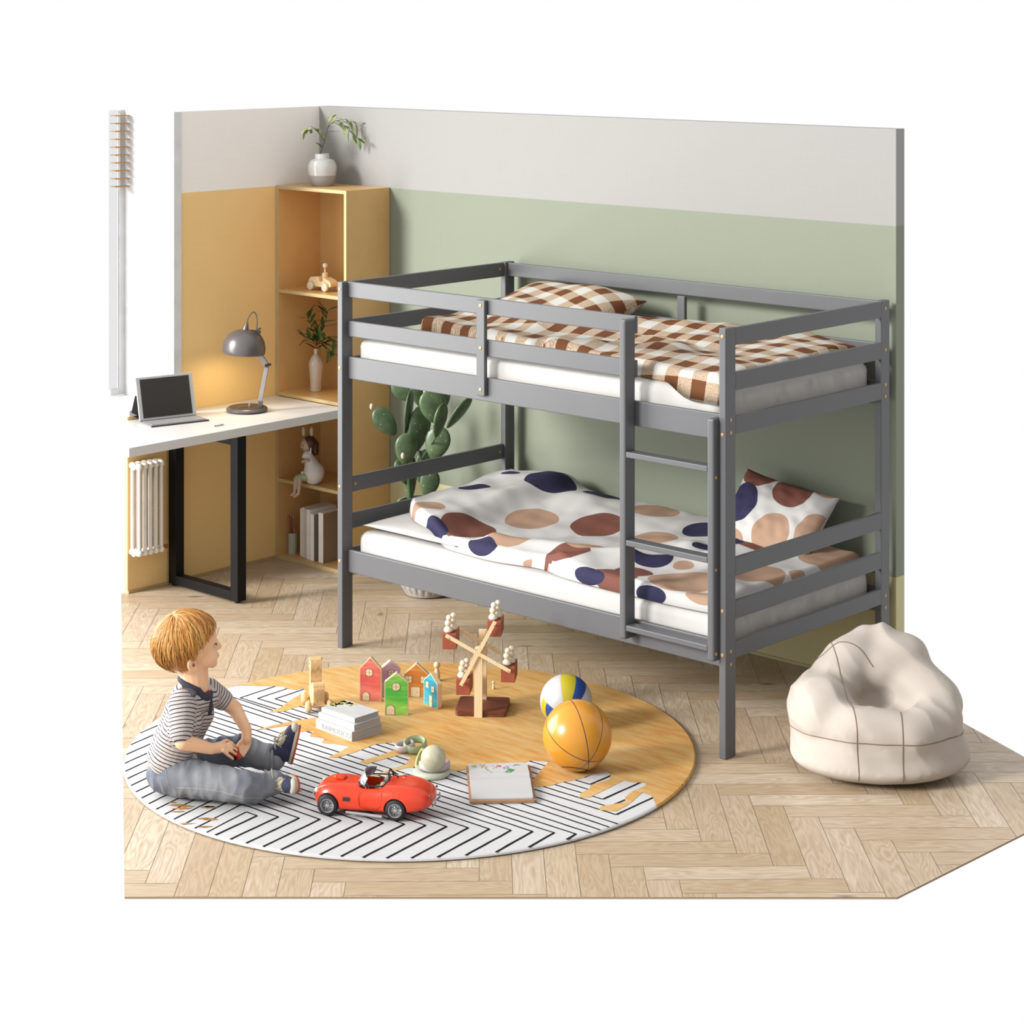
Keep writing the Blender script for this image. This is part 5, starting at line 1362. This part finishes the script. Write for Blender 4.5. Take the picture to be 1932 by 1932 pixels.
    blob('ear', e, m_skin, t, .0018, 3)
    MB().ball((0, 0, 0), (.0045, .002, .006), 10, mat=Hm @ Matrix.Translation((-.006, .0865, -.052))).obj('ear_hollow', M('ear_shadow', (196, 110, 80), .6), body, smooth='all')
    m_eye = M('eye_white', (236, 232, 228), .2); m_ir = M('iris_dark', (58, 44, 44), .2)
    for k in (-1, 1):
        ey = MB().ball((0, 0, 0), (.0075, .0095, .006), 14, mat=Hm @ Matrix.Translation((.0845, k*.032, -.018))).obj('eye', m_eye, body, smooth='all')
        MB().ball((0, 0, 0), (.003, .0055, .0055), 12, mat=Hm @ Matrix.Translation((.0905, k*.033, -.018))).obj('iris', m_ir, ey, smooth='all')
        MB().tube([Hp(.0895, k*.022, -.014), Hp(.0925, k*.032, -.0115), Hp(.085, k*.043, -.015)], .0015, 6).obj('eyelash', M('lash', (110, 66, 40), .5), ey, smooth=True)
    MB().tube([Hp(.1015, -.011, -.0665), Hp(.1035, 0, -.0672), Hp(.1005, .012, -.0660)], .0016, 6).obj('mouth', M('lip', (196, 96, 84), .5), body, smooth=True)
    # hair: cap plus strands from the crown
    m_h = bpy.data.materials.new('ginger_hair'); m_h.use_nodes = True; q = NT(m_h); at = q.new('ShaderNodeAttribute', attribute_name='tone'); z = q.sep(at.outputs['Color'])[0]
    q.base(q.ramp(z, [(0, alb((186, 108, 38), 1.7)), (.5, alb((234, 160, 70), 1.7)), (1, alb((250, 204, 118), 1.7))])); q.b.inputs['Roughness'].default_value = .42; q.b.inputs['Specular IOR Level'].default_value = .5
    cr = Vector((-.35, .0, .94)).normalized()      # crown direction in head frame
    cx = Vector((1, 0, 0)); cx = (cx-cr*cx.dot(cr)).normalized(); cy = cr.cross(cx)
    def hl(a):      # how far down (deg from the crown) hair reaches for azimuth a; 0 = face
        a = abs((a+180) % 360-180)
        tab = [(0, 84), (30, 85), (50, 88), (66, 93), (78, 97), (90, 99), (100, 108), (112, 124), (128, 136), (150, 138), (180, 136)]
        for (p, x), (q_, y) in zip(tab, tab[1:]):
            if a <= q_: return x+(y-x)*(a-p)/(q_-p)
        return 118
    A, B_, C_ = .112, .095, .104
    def surf(az, el, lift=0):
        a = math.radians(az); e = math.radians(el); v = cr*math.cos(e)+(cx*math.cos(a)+cy*math.sin(a))*math.sin(e)
        k = 1/math.sqrt((v.x/A)**2+(v.y/B_)**2+(v.z/C_)**2)
        k *= 1+.05*math.exp(-((el-60)/40)**2)*(1 if v.x < 0 else .2)
        if v.z < -.3: k *= 1-.04*min(1, (-.3-v.z)/.5)
        return Hm @ (v*(k+lift))
    vs = []; fs = []; NA, NE = 72, 22; tones = []
    for i in range(NA):
        az_ = 360*i/NA
        for j in range(NE+1):
            el = hl(az_)*j/NE; vs.append(surf(az_, el, -.004)); tones.append(.35+.2*noise.noise((az_*.2, el*.02, 0)))
    for i in range(NA):
        k = (i+1) % NA
        for j in range(NE): fs.append((i*(NE+1)+j, i*(NE+1)+j+1, k*(NE+1)+j+1, k*(NE+1)+j))
    # inner shell so the cap has thickness
    o2 = len(vs)
    for i in range(NA):
        for j in range(NE+1): vs.append(surf(360*i/NA, hl(360*i/NA)*j/NE, -.016)); tones.append(.2)
    for i in range(NA):
        k = (i+1) % NA
        for j in range(NE): fs.append((o2+i*(NE+1)+j, o2+k*(NE+1)+j, o2+k*(NE+1)+j+1, o2+i*(NE+1)+j+1))
        fs.append((i*(NE+1)+NE, o2+i*(NE+1)+NE, o2+k*(NE+1)+NE, k*(NE+1)+NE))
    mb = MB().add(vs, fs); rr = random.Random(12)
    for s_ in range(1500):
        a0 = rr.uniform(0, 360); e0 = rr.uniform(2, 70) if s_ % 3 else rr.uniform(0, 25); L = rr.uniform(30, 70); tw = rr.uniform(-10, 16)+14; lift = rr.uniform(-.002, .0045); ph = rr.random()*6
        e1 = min(e0+L, hl(a0+tw)+rr.uniform(-4, 5)); 
        if e1-e0 < 8: continue
        pts = []; n_ = 9
        for j in range(n_):
            u = j/(n_-1); pts.append(surf(a0+tw*u+2.2*math.sin(u*5+ph), e0+(e1-e0)*u, lift*(.4+math.sin(u*PI)*.8)+(.0015 if u > .9 else 0)))
        w = rr.uniform(.0011, .0024); c0 = len(mb.v); mb.tube(pts, [w*(.5+.8*math.sin(PI*min(1, .15+u/(n_-1)*.85))) for u in range(n_)], 5, flat=.55)
        tones += [max(0, min(1, .5+rr.gauss(0, .24)))]*0 or [max(0, min(1, rr.gauss(.52, .22)))]*(len(mb.v)-c0)
    ho = mb.obj('hair', m_h, t, smooth='all'); ca = ho.data.color_attributes.new('tone', 'FLOAT_COLOR', 'POINT')
    for i, x in enumerate(tones): ca.data[i].color = (x, x, x, 1)
    # shirt
    def stripes(name, p0, p1, sleeves):
        m = bpy.data.materials.new(name); m.use_nodes = True; q = NT(m)
        at = q.new('ShaderNodeAttribute', attribute_name='stripe'); z = q.sep(at.outputs['Color'])[0]
        f = q.math('LESS_THAN', q.math('FRACT', q.math('MULTIPLY', z, 1/.0128)), .26)
        q.base(q.mix(f, alb((240, 228, 220), 1.85), alb((58, 56, 78), 1.7))); q.b.inputs['Roughness'].default_value = .85; q.b.inputs['Specular IOR Level'].default_value = .2; return m
    m_sh = stripes('striped_cotton', 0, 0, 0)
    c = MB(); pel, che = K(.0, .0, .135), K(.052, .0, .262)
    c.cone(K(-.005, .035, .125), .070, K(.04, .045, .25), .062, 22); c.cone(K(.0, -.035, .125), .066, K(.07, -.040, .25), .060, 22); c.cone(K(-.018, 0, .12), .072, K(.035, 0, .26), .070, 22); c.cone(K(.035, .0, .26), .068, K(.07, 0, .315), .050, 22)
    c.cone(K(.048, .06, .31), .046, K(.108, -.062, .302), .044, 20)
    c.cone(K(.040, .078, .322), .046, K(.044, .128, .243), .039, 20); c.cone(K(.105, -.078, .315), .042, K(.150, -.106, .274), .036, 20)
    c.ball(K(.0, .0, .10), (.085, .095, .035), 26); c.ball(K(.040, .01, .338), (.045, .062, .030), 22)
    so = blob('shirt', c, m_sh, t, .0034, 6)
    segs = [(K(-.01, 0, .08), K(.06, 0, .34), 1), (K(.040, .085, .325), K(.044, .135, .235), .9), (K(.105, -.080, .318), K(.155, -.112, .268), .9)]
    ca = so.data.color_attributes.new('stripe', 'FLOAT_COLOR', 'POINT')
    N_ = [v.normal.copy() for v in so.data.vertices]
    for i, v in enumerate(so.data.vertices):
        fold = noise.noise((v.co.x*14, v.co.y*14, v.co.z*30))
        v.co += N_[i]*fold*.0022
        best = None
        for a, b2, w in segs:
            ab = b2-a; u = (v.co-a).dot(ab)/ab.length_squared; dd = (v.co-a-ab*max(0, min(1, u))).length/(.075 if w == 1 else .046)
            if best is None or dd < best[0]: best = (dd, u*ab.length+(.004*fold)+(0 if w == 1 else 3)+v.co.x*.10*w)
        ca.data[i].color = (best[1]+5, 0, 0, 1)
    # sleeves open at the cuff: darker hem rings, collar and undershirt
    m_nv = M('navy_collar', (66, 66, 88), .8)
    col = MB(); rc = []
    for i in range(20):
        a = 2*PI*i/20; rc.append(K(.073+.050*math.cos(a), .049*math.sin(a), .360-.027*math.cos(a)-(.012 if math.cos(a) > .5 else 0)))
    col.tube(rc, .0085, 8, closed=True, flat=1.5); col.tube([K(.122, -.004, .316), K(.128, .012, .290), K(.122, .014, .262)], .006, 8)
    for a in (-.5, .5): pass
    col.obj('collar', m_nv, t, smooth='all')
    sy = MB(); sy.ball((0, 0, 0), (.040, .020, .013), 16, mat=Matrix.Translation(K(.052, .068, .352)) @ Euler((math.radians(32), 0, math.radians(-20))).to_matrix().to_4x4()); sy.obj('shoulder_yoke', M('grey_yoke', (98, 94, 108), .85), t, smooth='all')
    MB().ball(K(.106, -.004, .322), (.018, .026, .020), 16).obj('undershirt', M('red_undershirt', (190, 52, 32), .8), t, smooth='all')
    # jeans
    m_j = bpy.data.materials.new('blue_denim'); m_j.use_nodes = True; q = NT(m_j); v = q.coord('Object'); n1 = q.noise(v, 7, 3); n2 = q.noise(v, 300, 1)
    q.base(q.mix(q.math('MULTIPLY', n2, .35), q.ramp(n1, [(.36, alb((92, 100, 116), 1.35)), (.62, alb((150, 152, 156), 1.35))]), alb((72, 78, 94), 1.35))); q.b.inputs['Roughness'].default_value = .9; q.bump(n2, .2, .002)
    j = MB(); j.ball(K(.0, .0, .075), (.082, .098, .072), 28); j.ball(K(-.02, .0, .06), (.07, .092, .058), 24)
    j.cone(K(.02, .058, .072), .066, K(.248, .145, .070), .050, 22); j.cone(K(.248, .145, .068), .050, K(.315, .105, .056), .040, 20); j.cone(K(.28, .12, .05), .044, K(.345, .075, .058), .038, 20)
    j.cone(K(.02, -.058, .080), .062, K(.205, -.130, .098), .050, 22); j.cone(K(.205, -.130, .094), .050, K(.322, -.085, .082), .042, 20)
    jo = blob('jeans', j, m_j, t, .0036, 6)
    N_ = [v.normal.copy() for v in jo.data.vertices]
    for v, nv in zip(jo.data.vertices, N_):
        w = abs(noise.noise((v.co.x*30, v.co.y*11, v.co.z*14)))*-.009+.003; v.co += nv*w
        if v.co.z < .0: v.co.z = .0
    bvh = BVHTree.FromPolygons([v.co.copy() for v in jo.data.vertices], [tuple(p.vertices) for p in jo.data.polygons])
    m_st = M('pale_stitching', (206, 200, 180), .8)
    for P in ([K(.03, .3, .060), K(.12, .3, .066), K(.20, .3, .062), K(.27, .3, .045), K(.32, .3, .028)], [K(-.01, .3, .11), K(.0, .3, .07), K(.008, .3, .035)]):
        pts = []
        for p in bez(P, 8):
            hh = bvh.ray_cast(p, Vector((0, 1, 0)))
            if hh[0]: pts.append(hh[0]+hh[1]*.0003)
        if len(pts) > 3: MB().tube(pts, .0010, 5).obj('side_seam', m_st, jo)
    MB().tube([K(.322+.002, -.085+.044*math.sin(a*PI/8), .082+.044*math.cos(a*PI/8)) for a in range(16)], .0045, 8, closed=True).obj('trouser_cuff', m_j, t, smooth='all')
    # shoes: sole plane faces +x (to the right); toe direction given
    m_so = M('cream_sole', (232, 222, 204), .6); m_os = M('orange_outsole', (214, 92, 40), .6); m_sn = M('navy_canvas', (54, 60, 92), .8); m_cn = M('cream_canvas', (222, 212, 186), .8); m_lc = M('cream_lace', (226, 214, 182), .7)
    def shoe(c, toe, tilt, m_up, big):
        """c centre of sole; toe: unit direction of the toes; sole normal roughly +x"""
        toe = Vector(toe).normalized(); out = Vector((1, 0, 0)); out = (out-toe*out.dot(toe)).normalized(); out.rotate(Matrix.Rotation(tilt, 3, toe)); side = toe.cross(out)
        Ms = Matrix((toe, side, out)).transposed().to_4x4(); Ms.translation = c
        root = bpy.data.objects.new('shoe', None); COL.objects.link(root); root.parent = t
        prof = []
        for i in range(28):
            a = 2*PI*i/28; x = .066*math.cos(a); w = .030*(1-.12*math.cos(a+PI))*(1+.05*math.cos(2*a)); prof.append((x, w*math.sin(a)))
        MB().prism(prof, -.013, -.0045, mat=Ms).obj('midsole', m_so, root, bevel=.002); MB().prism([(x*1.01, y*1.02) for x, y in prof], -.0045, .0025, mat=Ms).obj('outsole', m_os, root, bevel=.0015)
        u = MB(); u.ball((.012, 0, -.026), (.052, .0275, .024), 24, mat=Ms); u.ball((-.030, 0, -.032), (.034, .027, .032), 22, mat=Ms); u.cone(Ms @ Vector((-.030, 0, -.040)), .027, Ms @ Vector((-.034, 0, -.062)), .026)
        u.ball((.040, 0, -.020), (.028, .026, .016), 18, mat=Ms)
        up = blob('upper', u, m_up, root, .003, 4)
        MB().ball((0, 0, 0), (.034, .022, .011), 18, mat=Ms @ Matrix.Translation((.010, 0, -.046)) @ Matrix.Rotation(math.radians(-25), 4, 'Y')).obj('tongue', m_cn, root, smooth='all')
        MB().ball((.052, 0, -.018), (.020, .0262, .014), 18, mat=Ms).obj('toe_cap', m_so, root, smooth='all')
        la = MB()
        for i in range(4):
            x = .028-i*.013; zc = -.048-i*.0035; la.tube([Ms @ Vector((x, -.022, zc+.010)), Ms @ Vector((x-.004, 0, zc-.004)), Ms @ Vector((x, .022, zc+.010))], .0026, 7, flat=.6)
        p0 = Vector((-.004, 0, -.064))
        for sgn in (-1, 1):
            lp = [p0, p0+Vector((.010, sgn*.020*big, -.010)), p0+Vector((-.010*big, sgn*.034*big, -.006)), p0+Vector((-.018, sgn*.018, .0)), p0]
            la.tube(bez([Ms @ v for v in lp], 7), .0026, 7, flat=.6)
            la.tube(bez([Ms @ v for v in [p0, p0+Vector((.018, sgn*.012, .002)), p0+Vector((.032, sgn*.016+.01, .016))]], 6), .0024, 7, flat=.6)
        la.obj('laces', m_lc, root, smooth=True)
    shoe(K(.404, .080, .056), (.46, -.86, .14), math.radians(-4), m_sn, 1.3)
    shoe(K(.400, -.088, .127), (.22, .10, .96), math.radians(8), m_sn, .8)
    return t
child()
tc = thing('small_red_toy', 'small red toy car held in the hands of the seated child', 'toy', tuple(Matrix.Translation((2.154, -2.616, RZ)) @ Matrix.Rotation(YAW, 4, 'Z') @ Vector((.206, -.022, .139))), YAW)
m_rt = M('glossy_red_plastic', (216, 52, 36), .3, E=1.8)
MB().prism([(-.028, -.006), (.028, -.008), (.030, .002), (.014, .006), (.006, .015), (-.012, .015), (-.02, .006), (-.03, .003)], -.011, .011, mat=XF(rot=(PI/2, .5, -.5))).obj('body', m_rt, tc, bevel=.003)
for x in (-.017, .017):
    MB().tube([(x, -.0135, -.008), (x, .0135, -.008)], .0065, 14, mat=XF(rot=(0, .5, -.5))).obj('wheels', m_blk, tc, smooth=40)
